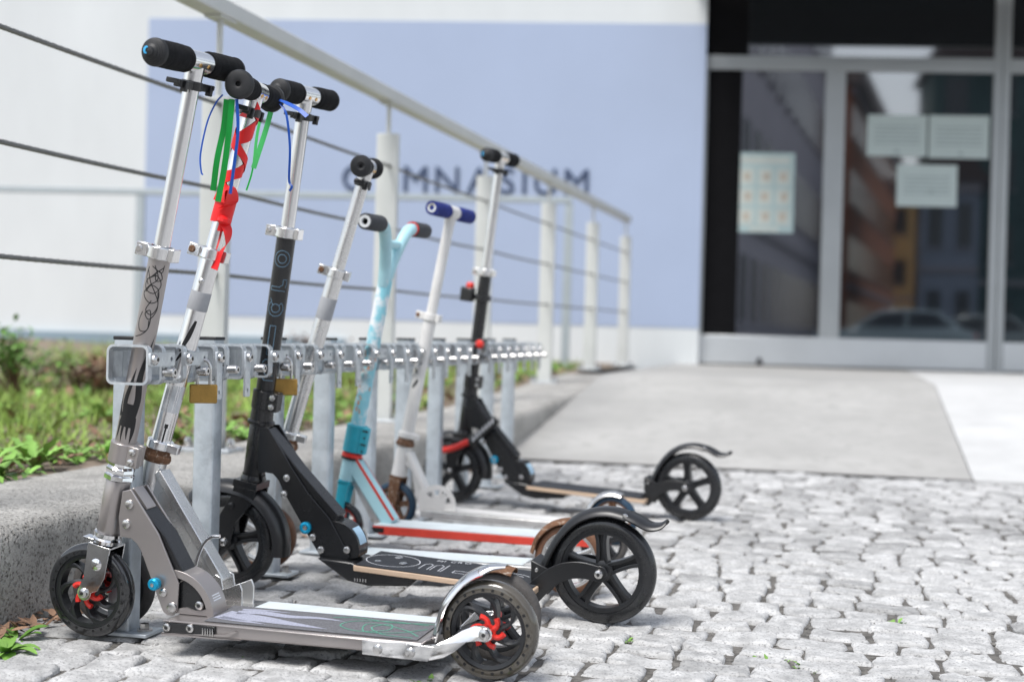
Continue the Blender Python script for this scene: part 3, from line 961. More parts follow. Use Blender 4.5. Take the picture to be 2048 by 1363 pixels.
def grips(root, s, r, M, y0, y1, mat, cap, tube_r, far_y1=None):
    for sy in (-1, 1):
        ye = y1 if sy < 0 or far_y1 is None else far_y1
        L = ye - y0
        prof = [(tube_r, y0), (r * .90, y0), (r * .98, y0 + .004), (r * .97, y0 + L * .13), (r * .93, y0 + L * .15), (r * .93, y0 + L * .17), (r, y0 + L * .2),
                (r * 1.01, y0 + L * .42), (r * .985, y0 + L * .45), (r * 1.01, y0 + L * .48), (r, y0 + L * .72), (r * .985, y0 + L * .75), (r, y0 + L * .78), (r * .98, ye), (0, ye)]
        go = ob('grip', G(M).lathe([(a, sy * b) for a, b in prof], 32, (0, 0, s), 'y'), mat, root)
        if cap == 'dome':
            pr = []
            for k in range(6):
                a = k / 6
                rr = r * 1.02 * (1 - .62 * a ** 1.6)
                pr += [(rr, ye + .012 * a), (rr * .985, ye + .012 * a + .0012)]
            pr += [(r * .34, ye + .0135), (r * .30, ye + .0165), (0, ye + .0178)]
            co = ob('end_cap', G(M).lathe([(a, sy * b) for a, b in [(r * 1.02, ye - .004)] + pr], 32, (0, 0, s), 'y'), M_rubber, go)
            if sy < 0:
                g = G(M)
                pts = [(-.0035 + .0035 * math.cos(R(a)), .0005 + .0045 * math.sin(R(a))) for a in range(60, 320, 20)]
                decal(g, [(pts, [.0015 + .0030 * math.sin(pi * i / 12) for i in range(len(pts))], 1)], lambda u, v: (u, -(ye + .0183) + 60 * (u * u + v * v) * .35, s + v))
                ob('blue_mark', g, M_bluedot, go, fix=False)
        elif cap == 'flange':
            pr = [(0, ye + .004), (r * .22, ye + .004), (r * .24, ye + .010), (r * .5, ye + .012), (r * 1.12, ye + .009), (r * 1.28, ye + .004), (r * 1.26, ye - .002), (r, ye - .003)]
            ob('end_cap', G(M).lathe([(a, sy * b) for a, b in pr], 32, (0, 0, s), 'y'), M_rubber, go)
        elif cap == 'open':
            pr = [(r * .36, ye - .02), (r * .36, ye + .0015), (r * .62, ye + .002), (r * .64, ye + .0005)]
            ob('end_cap', G(M).lathe([(a, sy * b) for a, b in pr], 24, (0, 0, s), 'y'), M_aluw, go)

def t_bar(root, s, M, h, gr_r, gmat, cap, post_r, mat, sl=.030, buttons=True):
    g = G(M).lathe([(post_r * .9, -sl), (post_r * 1.32, -sl + .001), (post_r * 1.32, sl - .001), (post_r * .9, sl)], 28, (0, 0, s), 'y', True)
    g.cyl((0, 0, s - .03), (0, 0, s - post_r * .6), post_r * 1.12, post_r * 1.2, 24)
    g.cyl((0, -h + .01, s), (0, h - .01, s), post_r * .85, n=16)
    o = ob('handlebar', g, mat, root, angle=40)
    if buttons:
        for yy in (-.012, .013):
            a = R(-15)
            rr = post_r * 1.32
            pts = [(rr * math.cos(a) * .9, yy, s + rr * math.sin(a) * .9), (rr * math.cos(a) * 1.08, yy, s + rr * math.sin(a) * 1.08)]
            p2 = [(rr * .55, yy - .0, s - rr * .84), (rr * .64, yy, s - rr * .97)]
            for pp in (pts,):
                ob('button', G(M).tube([pp[0], pp[1]], [.0042, .003], 12), M_brass, o)
    grips(root, s, gr_r, M, sl + .002, h, gmat, cap, post_r * .85)
    return o

def grip_clip(root, s, M, half, r, mat=None):
    g = G(M).lathe([(r - .001, s - .007), (r + .004, s - .007), (r + .004, s + .007), (r - .001, s + .007)], 20, closed=True)
    for sy in (-1, 1):
        g.box((0.004, sy * (r + half) / 2, s), (.013, half - r, .012))
        g.box((-.002, sy * half, s + .002), (.022, .012, .008))
        g.box((.010, sy * (half - .012), s - .003), (.010, .008, .017))
    ob('grip_clip', g, mat or M_black, root, .0015)

def scooter(loc, ang, lean, label):
    e = empty('kick_scooter', (*loc, 0), (R(lean), 0, R(ang)))
    e.rotation_mode = 'XYZ'
    tag(e, label, 'scooter', 'kick scooters parked in the rack')
    return e

def fender(root, name, pts, half, mat, thick=.0022, depth=.012, taper=None):
    P = [(p.x, p.y) for p in cr([(a, b, 0) for a, b in pts], 6)]
    n_ = 8
    out = [(half * math.sin(R(-90 + 180 * i / n_)), depth * (math.cos(R(-90 + 180 * i / n_)) - 1)) for i in range(n_ + 1)]
    inn = [((half - thick) * math.sin(R(90 - 180 * i / n_)), depth * (math.cos(R(90 - 180 * i / n_)) - 1) - thick) for i in range(n_ + 1)]
    m = len(P)
    sc_ = [(taper(i / (m - 1)), taper(i / (m - 1))) for i in range(m)] if taper else None
    return ob(name, G().sweep(P, out + inn, sc_), mat, root, angle=50)

# ---------------- scooter 1: graphite with black flames
S1 = scooter((-1.19, 2.112), -4, 4, 'nearest scooter, graphite grey with black flames printed on its stem')
hb, rake = (.038, .180), 12.6
M1 = Tm(hb[0], 0, hb[1]) @ Ry(rake) @ Rz(0)
ax = (-.0115, -.1040)
wheel(S1, 'front_wheel', ax, .0780, .026, M1, 'star', M_tyref, M_rim)
wheel(S1, 'rear_wheel', (.689, .0755), .0755, .028, None, 'star', M_tyres, M_rim, 'rear wheel with smoky see-through tyre and red star hub')
# fork
fk = G(M1)
for sy in (-1, 1):
    leg = [(-.0205, -.020), (.0205, -.020), (.0200, -.070), (.0115, -.094)] + [(ax[0] + .0125 * math.cos(R(a)), ax[1] + .0125 * math.sin(R(a))) for a in range(15, -196, -15)] + [(-.0175, -.080)]
    fk.ext(leg, sy * .0215 - .0014, sy * .0215 + .0014)
fk.box((0, 0, -.0215), (.040, .046, .003))
fork = ob('fork', fk, M_chrome, S1, .0012)
ob('fork_boss', G(M1).lathe([(0, -.0255), (.006, -.0252), (.010, -.0229)], 20, (.001, 0, -.052), 'y'), M_chrome, fork)
ob('brake_tab', G(M1).ext([(-.038, -.0185), (-.018, -.0185), (-.018, -.0165), (-.038, -.0165)], -.012, .006), M_chrome, fork, .0008)
axle_bolt(S1, ax, -.0230, .0085, M1)
ob('lower_headset', G(M1).lathe([(.018, -.0195), (.0225, -.018), (.0235, -.012), (.0215, -.009), (.0235, -.006), (.023, -.001), (.019, 0)], 28), M_chrome, S1)
ob('head_tube', G(M1).lathe([(.0195, 0), (.0200, .001), (.0200, .087), (.0195, .088)], 32), M_graph, S1)
ob('upper_headset', G(M1).lathe([(.019, .088), (.0245, .090), (.0245, .097), (.0215, .099), (.0235, .102), (.0235, .108), (.020, .112), (.020, .118)], 8), M_chrome, S1)
cg = G(M1).lathe([(.017, .117), (.0232, .118), (.0232, .151), (.017, .152)], 30)
cg.box((.026, -.012, .1345), (.020, .012, .034)).box((.024, .006, .1345), (.016, .010, .034))
cl = ob('stem_clamp', cg, M_graph, S1, .0012)
for dz in (-.0085, .0085):
    bolt('bolt', (.026, -.018, .1345 + dz), .0062, cl, M1)
st = ob('steering_tube', G(M1).lathe([(.0172, .112), (.0172, .453), (.0165, .4535)], 36), M_graph, S1)
# printed flames and scribbles
fl = G(M1)
RR = .01735
def tong(pts, w0, w1, w2, k=6):
    P = cr([(a, b, 0) for a, b in pts], 8)
    m = len(P) - 1
    wd = []
    for i in range(m + 1):
        t = i / m
        wd.append(max(.0002, (w0 * (1 - t) ** 2 + 2 * w1 * t * (1 - t) + w2 * t * t)))
    return (P, wd, k)
FL = [tong([(.006, .028), (.010, .060), (.007, .095), (.012, .130), (.021, .168)], .010, .014, .0, 6),
      tong([(-.006, .030), (-.010, .055), (-.005, .085), (-.001, .112)], .009, .010, .0, 5),
      tong([(-.002, .014), (-.001, .030), (0, .052)], .022, .032, .016, 8),
      tong([(-.013, .024), (-.015, .002), (-.017, -.010)], .006, .004, .0, 3),
      tong([(-.006, .024), (-.007, .004), (-.0065, -.012)], .006, .004, .0005, 3),
      tong([(.001, .026), (.001, .006), (.002, -.006)], .006, .0035, .0005, 3),
      tong([(.009, .030), (.010, .008), (.008, -.013)], .008, .009, .0, 4),
      tong([(-.015, .030), (-.020, .048), (-.019, .070)], .008, .007, .0, 4)]
decal(fl, FL, on_cyl(RR, .165, .36))
ob('flame_print', fl, M_print_blk, st, fix=False)
scr = G(M1)
SS = [[(-.010, .115), (.004, .122), (.013, .108), (.004, .094), (-.010, .098), (-.012, .112), (.002, .124)],
      [(-.002, .138), (.006, .118), (-.006, .104), (-.013, .090), (.000, .078), (.012, .084), (.010, .100), (-.002, .106), (-.010, .094)],
      [(.012, .136), (.002, .126), (.004, .114), (.013, .118), (.006, .130), (-.004, .120)],
      [(-.013, .130), (-.004, .110), (.006, .094), (.014, .076), (.006, .060), (-.004, .066), (.002, .082)],
      [(.010, .096), (.014, .070), (.004, .052), (-.004, .060), (.003, .066), (.006, .050), (.003, .034), (-.008, .032), (-.013, .046), (-.009, .062)],
      [(.004, .050), (.004, .036), (-.004, .026), (-.015, .020)],
      [(-.012, .134), (-.014, .118), (-.008, .106)], [(-.006, .136), (.010, .128), (.013, .140)]]
decal(scr, [(cr([(a, b, 0) for a, b in s_], 8), .0015, 1) for s_ in SS], on_cyl(RR, .305, .36))
ob('scribble_print', scr, M_print_blk, st, fix=False)
ring_clamp(S1, 'quick_clamp', .452, .473, .0215, M1, M_alu)
ob('handlebar_post', G(M1).lathe([(.0128, .45), (.0128, .755)], 28), M_alu, S1)
t_bar(S1, .765, M1, .120, .0208, M_foam, 'dome', .0128, M_alu)
grip_clip(S1, .728, M1, .050, .0128)
# folding joint
pl = [(.080, .252), (.095, .256), (.144, .187), (.161, .150), (.179, .111), (.176, .066), (.168, .058), (.158, .058), (.150, .064), (.128, .118), (.112, .158), (.104, .170), (.094, .177), (.074, .179), (.072, .210)]
for sy in (-1, 1):
    sp = ob('side_plate', G().ext(pl, sy * .0235 - .002, sy * .0235 + .002), M_graph, S1, .001)
    if sy < 0:
        for (x, z), r in (((.093, .232), .0078), ((.087, .200), .0078), ((.152, .094), .0072), ((.167, .071), .0092)):
            bolt('bolt', (x, -.0255, z), r, sp)
        ob('blue_knob', G().lathe([(0, -.041), (.003, -.0412), (.0075, -.0408), (.0098, -.038), (.0098, -.030), (.007, -.0295), (.007, -.0255)], 24, (.141, 0, .109), 'y'), M_blue, sp)
        ob('knob_pin', G().lathe([(0, -.0422), (.003, -.042), (.0032, -.040)], 16, (.141, 0, .109), 'y'), M_steel, sp)
ob('folding_strut', G().ext([(.076, .246), (.090, .249), (.150, .187), (.190, .118), (.172, .106), (.130, .170), (.10, .190)], -.0195, .0195), M_blackm, S1, .002)
ob('strut_cap', G().ext([(.083, .2525), (.093, .2565), (.118, .224), (.111, .219)], -.0135, .0135), M_graph, S1, .001)
so_, si_ = arc(.166, .058, .073, 100, -2, 16), arc(.166, .058, .061, -2, 100, 16)
sec = ob('folding_sector', G().ext(so_ + si_, -.022, .022), M_graph, S1, .0008)
ob('sector_plate', G().ext(arc(.166, .058, .0605, 98, 0, 12) + [(.160, .062)], -.017, .017), M_blackm, S1)
ob('sector_foot', G().ext([(.165, .0615), (.2375, .0615), (.2375, .074), (.205, .068), (.19, .072), (.165, .068)], -.0215, -.0175), M_graph, sec)
bolt('bolt', (.214, -.0218, .078), .0075, S1)
g = G()
for k in range(3):
    a = R(27 - 3.2 * k)
    g.ext([(.166 + rr * math.cos(a + da), .058 + rr * math.sin(a + da)) for rr, da in ((.0732, 0), (.0732, .025), (.0734, .025), (.0734, 0))], -.013, .010)
ob('sector_label', g, M_print_wht, sec, smooth=False)
# deck
dz0, dz1 = .0365, .0600
dk = G().ext([(.172, dz1 - .001), (.178, dz1), (.602, dz1 + .002), (.602, dz0 + .006), (.300, dz0 + .003), (.172, dz0 + .001)], -.056, .056)
deck = ob('deck', dk, M_graph, S1, .003)
ob('deck_lip', G().box((.385, -.0575, dz1 - .0005), (.43, .004, .003)), M_graph, deck, .001)
ob('front_catch', G().ext([(.1715, .056), (.225, .0585), (.262, .0575), (.262, .044), (.1715, .0405)], -.0590, -.0565), M_blackm, S1, .001)
ob('catch_rail', G().ext([(.168, .0405), (.285, .0435), (.300, .053), (.294, .053), (.281, .047), (.168, .0385), (.168, .036), (.305, .040)], -.0600, -.0562), M_graph, S1)
for x, z in ((.178, .0495), (.219, .0515)):
    bolt('bolt', (x, -.0592, z), .0072, S1)
g = G()
for k in range(5):
    x = .241 + .0042 * k
    g.tube([(x, -.0605, .0425), (x + .001, -.0620, .048), (x, -.0605, .054)], .0012, 6)
ob('catch_spring', g, M_steel, S1)
tp = ob('grip_tape', G().ext([(.236, dz1 + .0012), (.59, dz1 + .0028), (.59, dz1 + .0034), (.236, dz1 + .0018)], -.047, .050), M_tape, S1)
zt = lambda x: dz1 + .0018 + (x - .236) * .0045 + .0004
g = G()
flat = lambda u, v: (u, v, zt(u))
DF = [tong([(.245, -.004), (.275, -.010), (.315, -.012), (.37, -.022), (.44, -.034)], .045, .040, .0, 4),
      tong([(.262, .012), (.30, .022), (.35, .014), (.40, .020), (.45, .014)], .020, .022, .0, 3),
      tong([(.25, -.022), (.29, -.030), (.34, -.038)], .016, .014, .0, 3),
      tong([(.262, .030), (.30, .036), (.35, .034)], .010, .008, .0, 2)]
decal(g, DF, flat)
ob('flame_print', g, M_print_lil, tp, fix=False)
g = G()
GS = [[(.58, .030), (.52, .035), (.46, .020), (.45, -.010), (.49, -.030), (.53, -.010), (.52, .020), (.50, -.005), (.53, -.035), (.58, -.040)],
      [(.585, .010), (.55, -.020), (.50, -.030), (.485, .010), (.52, .012), (.56, -.008), (.585, -.030)], [(.42, .030), (.46, .040), (.52, .030), (.585, .040)]]
decal(g, [(cr([(a, b, 0) for a, b in s_], 8), .0022, 1) for s_ in GS], lambda u, v: (u, v, zt(u) + .0002))
ob('green_scribble', g, M_print_grn, tp, fix=False)
# rear bracket, fender
br = [(.508, .0595), (.58, .0610), (.606, .0600), (.622, .0600), (.640, .0690), (.655, .0790), (.672, .0865), (.687, .0880)] + [(.689 + .0115 * math.cos(R(a)), .0755 + .0115 * math.sin(R(a))) for a in range(80, -101, -15)] + \
     [(.676, .0650), (.660, .0610), (.645, .0480), (.630, .0395), (.612, .0370), (.508, .0385)]
for sy in (-1, 1):
    b = ob('rear_bracket', G().ext([p for p in br if p[0] < .63] , sy * .0595 - .002, sy * .0595 + .002), M_chrome, S1, .0012)
    arm_ = [p for p in br if p[0] >= .60]
    n0 = len(arm_)
    # arm bends inward from the deck side to the axle
    yf = lambda x: sy * (.0595 - .034 * max(0, min(1, (x - .605) / .055)) ** .8)
    g = G()
    T = tessellate_polygon([[Vector((p[0], p[1], 0)) for p in arm_]])
    V = [(p[0], yf(p[0]) - .002, p[1]) for p in arm_] + [(p[0], yf(p[0]) + .002, p[1]) for p in arm_]
    g.add(V, [tuple(t) for t in T] + [tuple(i + n0 for i in reversed(t)) for t in T] + [(i, (i + 1) % n0, (i + 1) % n0 + n0, i + n0) for i in range(n0)])
    ob('bracket_arm', g, M_chrome, b, angle=50)
    if sy < 0:
        for x in (.533, .585):
            bolt('bolt', (x, -.0615, .048), .0078, b)
axle_bolt(S1, (.689, .0755), -.0275, .0095)
fender(S1, 'fender', [(.598, .058), (.606, .088), (.617, .118), (.640, .148), (.664, .166), (.690, .176), (.714, .176)], .0225, M_chrome, .0018, .011, lambda t: 1.0 if t < .75 else 1.0 - (t - .75) * 2.6)

# ---------------- shared large-wheel folding scooter (scooters 3 and 7)
def big_scooter(loc, ang, lean, label, hb, rake, axf, axr, sT, sC, k, steer, letters, h, deckpts, dark_metal, simple=False):
    S = scooter(loc, ang, lean, label)
    MM = Tm(hb[0], 0, hb[1]) @ Ry(rake) @ Rz(steer)
    inv = MM.inverted()
    a = inv @ Vector((axf[0], 0, axf[1]))
    axl = (a.x, a.z)
    rad = k
    wheel(S, 'front_wheel', axl, rad, .028, MM, 'five', M_tyre, M_rim)
    wheel(S, 'rear_wheel', axr, rad, .028, None, 'five', M_tyre, M_rim)
    # fork: crown block and broad legs
    fg = G(MM)
    for sy in (-1, 1):
        leg = [(-.026, -.022), (.022, -.022), (.020, -.045), (axl[0] + .020, axl[1] + .045)] + [(axl[0] + .014 * math.cos(R(q)), axl[1] + .014 * math.sin(R(q))) for q in range(20, -201, -20)] + [(axl[0] - .020, axl[1] + .045), (-.030, -.045)]
        fg.ext(leg, sy * .0235 - .003, sy * .0235 + .003)
    fg.box((-.003, 0, -.0155), (.052, .053, .014))
    fo = ob('fork', fg, M_blackm, S, .002)
    bolt('bolt', (axl[0] + .006, -.0265, axl[1] + .075), .007, fo, MM, mat=M_blackm)
    axle_bolt(S, axl, -.0265, .0085, MM)
    # front mudguard
    g = G(MM)
    cx_, cz_ = axl
    P = [(cx_ + (rad + .022 + .009 * abs(math.sin(R(q - 90)))) * math.cos(R(q)), cz_ + (rad + .022 + .008 * abs(math.sin(R(q - 90)))) * math.sin(R(q))) for q in range(142, -7, -6)]
    n_ = 8
    out = [(.028 * math.sin(R(-90 + 180 * i / n_)), .022 * (math.cos(R(-90 + 180 * i / n_)) - 1)) for i in range(n_ + 1)]
    inn = [(.0258 * math.sin(R(90 - 180 * i / n_)), .022 * (math.cos(R(90 - 180 * i / n_)) - 1) - .002) for i in range(n_ + 1)]
    g.sweep(P, out + inn)
    ob('front_fender', g, M_black, S, angle=50)
    hl = .104
    ob('lower_headset', G(MM).lathe([(.019, -.009), (.0245, -.008), (.0245, -.003), (.0225, 0), (.0225, .004)], 28), M_blackm, S)
    ob('head_tube', G(MM).lathe([(.0208, .002), (.0212, .003), (.0212, hl - .002), (.0205, hl)], 32), M_blackm, S)
    ob('upper_headset', G(MM).lathe([(.020, hl - .001), (.0265, hl), (.0268, hl + .005), (.0225, hl + .008), (.0215, hl + .030), (.019, hl + .031)], 30), M_blackm, S)
    cg = G(MM).lathe([(.018, hl + .029), (.0232, hl + .030), (.0232, hl + .066), (.018, hl + .067)], 30)
    cg.box((.026, -.011, hl + .048), (.022, .014, .036)).box((.024, .007, hl + .048), (.018, .010, .036))
    c_ = ob('stem_clamp', cg, M_blackm, S, .0012)
    for dz in (-.009, .009):
        bolt('bolt', (.027, -.018, hl + .048 + dz), .0064, c_, MM)
    st = ob('steering_tube', G(MM).lathe([(.0182, hl + .03), (.0182, sC), (.017, sC + .001)], 36), M_blackm, S)
    if letters:
        rr = .01835
        def circ(cu, cv, r_, a0=0, a1=360): return [(cu + r_ * math.cos(R(q)), cv + r_ * math.sin(R(q))) for q in range(a0, a1 + 1, 12)]
        # reading upward: m i c r o, as outlined characters
        cyl_ = on_cyl(rr, 0, .36)
        vo = sC - .040
        vr = vo - .047
        vc = vr - .048
        vi = vc - .060
        vm = vi - .070
        glyphs = [[circ(0, vo, .0155), circ(0, vo, .0082)],
                  [[(.0150, vr - .014), (-.0150, vr - .014), (-.0150, vr - .007), (.002, vr - .007), (.008, vr - .002), (.008, vr + .008), (.0155, vr + .008), (.0155, vr - .002), (.0135, vr - .008)]],
                  [circ(0, vc, .0152, 130, 410), circ(0, vc, .0080, 0, 360), [(-.010, vc + .011), (-.006, vc + .006)], [(.010, vc + .011), (.006, vc + .006)], [(-.013, vc + .018), (-.009, vc + .012)]],
                  [[(-.0055, vi - .030), (.0055, vi - .030), (.0055, vi + .026), (-.0055, vi + .026), (-.0055, vi - .030)]],
                  [[(.012, vm + .02), (-.002, vm + .02), (-.007, vm + .014), (-.007, vm + .006), (-.002, vm), (.012, vm)], [(.014, vm - .010), (-.004, vm - .010), (-.010, vm - .004)], [(.012, vm + .03), (-.006, vm + .03), (-.013, vm + .022)]]]
        for gl_ in glyphs:
            ob('letter', decal(G(MM), [(l, .0011, 1) for l in gl_], cyl_), M_print_blu, st, fix=False)
        g2 = G(MM)
        decal(g2, [([(-.0235, vi + .004), (-.0235, vi + .022)], .007, 2)], on_cyl(rr, 0))
        ob('blue_print', g2, M_bluedot, st, fix=False)
        ob('head_badge', decal(G(MM), [([(-.028, .045), (-.028, .052), (-.028, .072), (-.028, .078)], [.002, .010, .010, .002], 3)], on_cyl(.0214, 0)), M_print_wht, S, fix=False)
    ring_clamp(S, 'quick_clamp', sC - .001, sC + .020, .0225, MM, M_alu)
    ob('handlebar_post', G(MM).lathe([(.0132, sC), (.0132, sT - .012)], 28), M_alu, S)
    t_bar(S, sT, MM, h, .0205, M_foam, 'dome', .0130, M_alu)
    grip_clip(S, sT - .040, MM, .046, .0132)
    # folding leg: side plates + strut + disc
    pl = deckpts['plate']
    for sy in (-1, 1):
        sp = ob('side_plate', G().ext(pl, sy * .0225 - .002, sy * .0225 + .002), M_blackm, S, .001)
        if sy < 0:
            for (x, z), r in deckpts['bolts']:
                bolt('bolt', (x, -.0245, z), r, sp)
            bx_, bz_ = deckpts['blue']
            ob('blue_knob', G().lathe([(.0045, -.030), (.0075, -.0315), (.0115, -.030), (.0115, -.0245)], 24, (bx_, 0, bz_), 'y'), M_blue, sp)
            ob('knob_pin', G().lathe([(0, -.031), (.0045, -.0305), (.0045, -.026)], 16, (bx_, 0, bz_), 'y'), M_steel, sp)
    ob('folding_strut', G().ext(deckpts['strut'], -.019, .019), M_blackm, S, .002)
    jx, jz, jr = deckpts['disc']
    sec = ob('folding_sector', G().ext(arc(jx, jz, jr, 125, -15, 18) + [(jx + .01, jz - .025), (jx - .03, jz - .02)], -.0205, .0205), M_blackm, S, .0015)
    g = G().sweep([(p[0], p[1]) for p in arc(jx, jz, jr + .0006, 48, 10, 6)], [(-.014, -.0004), (-.014, .0006), (.014, .0006), (.014, -.0004)])
    ob('sector_label', g, pm('pale_blue_label', (.42, .62, .78), .3), sec)
    # deck casting, wooden board, tape
    ob('deck_casting', G().ext(deckpts['cast'], -.040, .040), M_blackm, S, .004)
    (x0, z0), (x1, z1) = deckpts['board']
    bd = ob('deck', G().ext([(x0, z0), (x1, z1), (x1, z1 - .011), (x0, z0 - .011)], -.062, .062), M_wood, S, .002)
    sl_ = (z1 - z0) / (x1 - x0)
    ob('grip_tape', G().ext([(x0 + .004, z0 + .0006), (x1 - .004, z1 + .0006), (x1 - .004, z1 + .0018), (x0 + .004, z0 + .0018)], -.0605, .0605), M_tapebl, S)
    if letters:
        zf = lambda u: z0 + .0022 + (u - x0) * sl_
        fl = lambda u, v: (u, v, zf(u))
        g = G()
        cx0 = x0 + .055
        L_ = [[(cx0 + .052 * math.cos(R(q)), .0 + .044 * math.sin(R(q))) for q in range(0, 361, 12)]]
        mx_ = x0 + .118
        L_ += [[(mx_, -.030), (mx_, .006), (mx_ + .008, .014), (mx_ + .016, .006), (mx_ + .016, -.030)], [(mx_ + .022, -.030), (mx_ + .022, .006), (mx_ + .030, .014), (mx_ + .038, .006), (mx_ + .038, -.030), (mx_ + .044, -.030), (mx_ + .044, .02)],
               [(mx_ + .066, -.028), (mx_ + .13, -.028), (mx_ + .13, -.012), (mx_ + .066, -.012), (mx_ + .066, -.028)]]
        L_ += [[(mx_ + .18 + .030 * math.cos(R(q)), -.008 + .030 * math.sin(R(q))) for q in range(40, 321, 12)], [(mx_ + .18 + .018 * math.cos(R(q)), -.008 + .018 * math.sin(R(q))) for q in range(40, 321, 12)]]
        for l in L_:
            ob('letter', decal(G(), [(l, .0016, 1)], fl), M_print_wht, bd, fix=False)
        for q in (90, 210, 330):
            gd = G().lathe([(0, .002), (.006, .0015), (.008, 0)], 14, (cx0 + .030 * math.cos(R(q)), .028 * math.sin(R(q)), zf(cx0)))
            ob('deck_screw', gd, M_steel, bd)
        for q, ch in enumerate('MICRO'):
            tg = text_geo(ch, .016, 0, lambda x, y: (mx_ + .01 + q * .014 + x, .036 + y, zf(mx_ + .01 + x)))
            ob('letter', tg, M_print_wht, bd, fix=False, smooth=False)
        g = G()
        for q in range(5):
            g.box((x0 - .005 + .0055 * q, -.041, z0 - .032), (.0025, .004, .006))
        ob('kickstand_spring', g, M_steel, S)
    # rear arms, guard
    for sy in (-1, 1):
        P = [(p.x, p.y) for p in cr([(a_, b_, 0) for a_, b_ in deckpts['arm']], 6)]
        m = len(P)
        g = G()
        hw = .0155
        V = []
        for i, p in enumerate(P):
            a_, b_ = P[max(i - 1, 0)], P[min(i + 1, m - 1)]
            t = Vector((b_[0] - a_[0], b_[1] - a_[1])).normalized()
            ww = hw * (1.15 - .25 * i / (m - 1))
            yy = sy * (.030 + .002 * math.sin(pi * i / (m - 1)))
            for e in (-1, 1):
                V += [(p[0] - t.y * ww * e, yy - .003, p[1] + t.x * ww * e), (p[0] - t.y * ww * e, yy + .003, p[1] + t.x * ww * e)]
        F = []
        for i in range(m - 1):
            o = i * 4
            F += [(o, o + 2, o + 6, o + 4), (o + 1, o + 5, o + 7, o + 3), (o, o + 4, o + 5, o + 1), (o + 2, o + 3, o + 7, o + 6)]
        F += [(0, 1, 3, 2), ((m - 1) * 4, (m - 1) * 4 + 2, (m - 1) * 4 + 3, (m - 1) * 4 + 1)]
        g.add(V, F)
        g.lathe([(0, sy * .030 - .003), (.0145, sy * .030 - .003), (.0145, sy * .030 + .003), (0, sy * .030 + .003)], 24, (axr[0], 0, axr[1]), 'y')
        ob('rear_arm', g, M_black, S, .001)
    axle_bolt(S, axr, -.0335, .009)
    gs = deckpts['guard']
    fd = fender(S, 'rear_fender', gs, .0265, M_black, .0026, .013)
    tail = deckpts['tail']
    fender(S, 'fender_tail', tail, .0275, M_black, .003, .010, lambda t: 1.04 - .5 * t ** 3)
    x, z = gs[-2]
    b = ob('fender_screw', G().lathe([(0, -.0275), (.004, -.027), (.0055, -.0235)], 14, (x + .030, 0, z - .012), 'y'), M_steel, fd)
    x, z = gs[0]
    gus = ob('fender_bracket', G().ext([(x - .006, z + .03), (x + .035, z + .012), (x + .004, z - .02), (x - .006, z - .012)], -.030, .030), M_black, S, .002)
    ob('fender_screw', G().lathe([(0, -.0325), (.003, -.032), (.0042, -.030)], 12, (x + .005, 0, z + .012), 'y'), M_steel, gus)
    return S, MM

D3 = dict(plate=[(.100, .326), (.118, .327), (.172, .246), (.202, .205), (.246, .160), (.288, .090), (.280, .076), (.228, .084), (.205, .118), (.150, .205), (.140, .226), (.128, .238), (.112, .240), (.096, .236), (.094, .275)],
          bolts=[((.158, .232), .0075), ((.152, .200), .0075), ((.212, .121), .0075), ((.229, .098), .0078), ((.283, .102), .0075)],
          blue=(.198, .139), strut=[(.100, .318), (.114, .324), (.180, .247), (.262, .165), (.252, .140), (.190, .200), (.140, .262), (.112, .285)],
          disc=(.254, .102, .052), cast=[(.226, .085), (.300, .082), (.318, .073), (.43, .060), (.415, .046), (.33, .040), (.29, .046)],
          board=((.312, .083), (.664, .066)), arm=[(.650, .048), (.676, .074), (.705, .094), (.74, .101), (.776, .0960)],
          guard=[(.654, .082), (.668, .122), (.692, .163), (.722, .193), (.756, .209), (.790, .213), (.824, .207)],
          tail=[(.825, .207), (.842, .200), (.862, .190), (.878, .190), (.889, .196)])
S3, M3 = big_scooter((-1.184, 2.600), -4.8, 4, 'tall black scooter with outlined lettering up its stem and blue knob', (.074, .228), 9.0, (.022, .0985), (.776, .0965), .737, .467, .0975, -1, True, .102, D3, False)
D7 = {}
def sh(p, dx, dz=0): return (p[0] + dx, p[1] + dz)
for kk, v in D3.items():
    if kk in ('plate', 'strut'): D7[kk] = [(.030 + (p[0] - .074) * .93, .219 + (p[1] - .228) * 1.0) for p in v]
    elif kk == 'bolts': D7[kk] = [((.030 + (p[0] - .074) * .93, .219 + (p[1] - .228)), r) for p, r in v]
    elif kk == 'blue': D7[kk] = (.138, .140)
    elif kk == 'disc': D7[kk] = (.200, .093, .050)
    elif kk == 'cast': D7[kk] = [sh(p, -.056, -.006) for p in v]
    elif kk == 'board': D7[kk] = ((.255, .074), (.615, .058))
    else: D7[kk] = [sh(p, -.046, .008 if kk in ('guard', 'tail') else 0) for p in v]
S7, M7 = big_scooter((-1.135, 4.155), -9.2, 2, 'farthest scooter, black with large wheels and a red and black cable lock', (.030, .219), 7.2, (-.008, .0975), (.724, .0955), .823, .470, .0965, 0, False, .102, D7, False)
ob('holder_clamp', G(M7).lathe([(.017, .395), (.026, .396), (.026, .412), (.017, .413)], 20, closed=True), M_black, S7)
hc = ob('lock_holder', G(M7).box((-.045, -.01, .408), (.040, .028, .042)), M_black, S7, .004)
ob('holder_button', G(M7).lathe([(.012, .428), (.013, .438), (.008, .445), (0, .446)], 14, (-.040, -.01, 0)), M_red, hc)
hc = ob('lock_holder', G(M7).box((.020, -.012, .262), (.028, .030, .040)), M_black, S7, .004)
ob('holder_button', G(M7).lathe([(.012, -.027), (.013, -.034), (.008, -.040), (0, -.041)], 14, (.024, 0, .268), 'y'), M_red, hc)
ob('holder_clamp', G(M7).lathe([(.017, .235), (.026, .236), (.026, .258), (.017, .259)], 20, closed=True), M_black, S7)
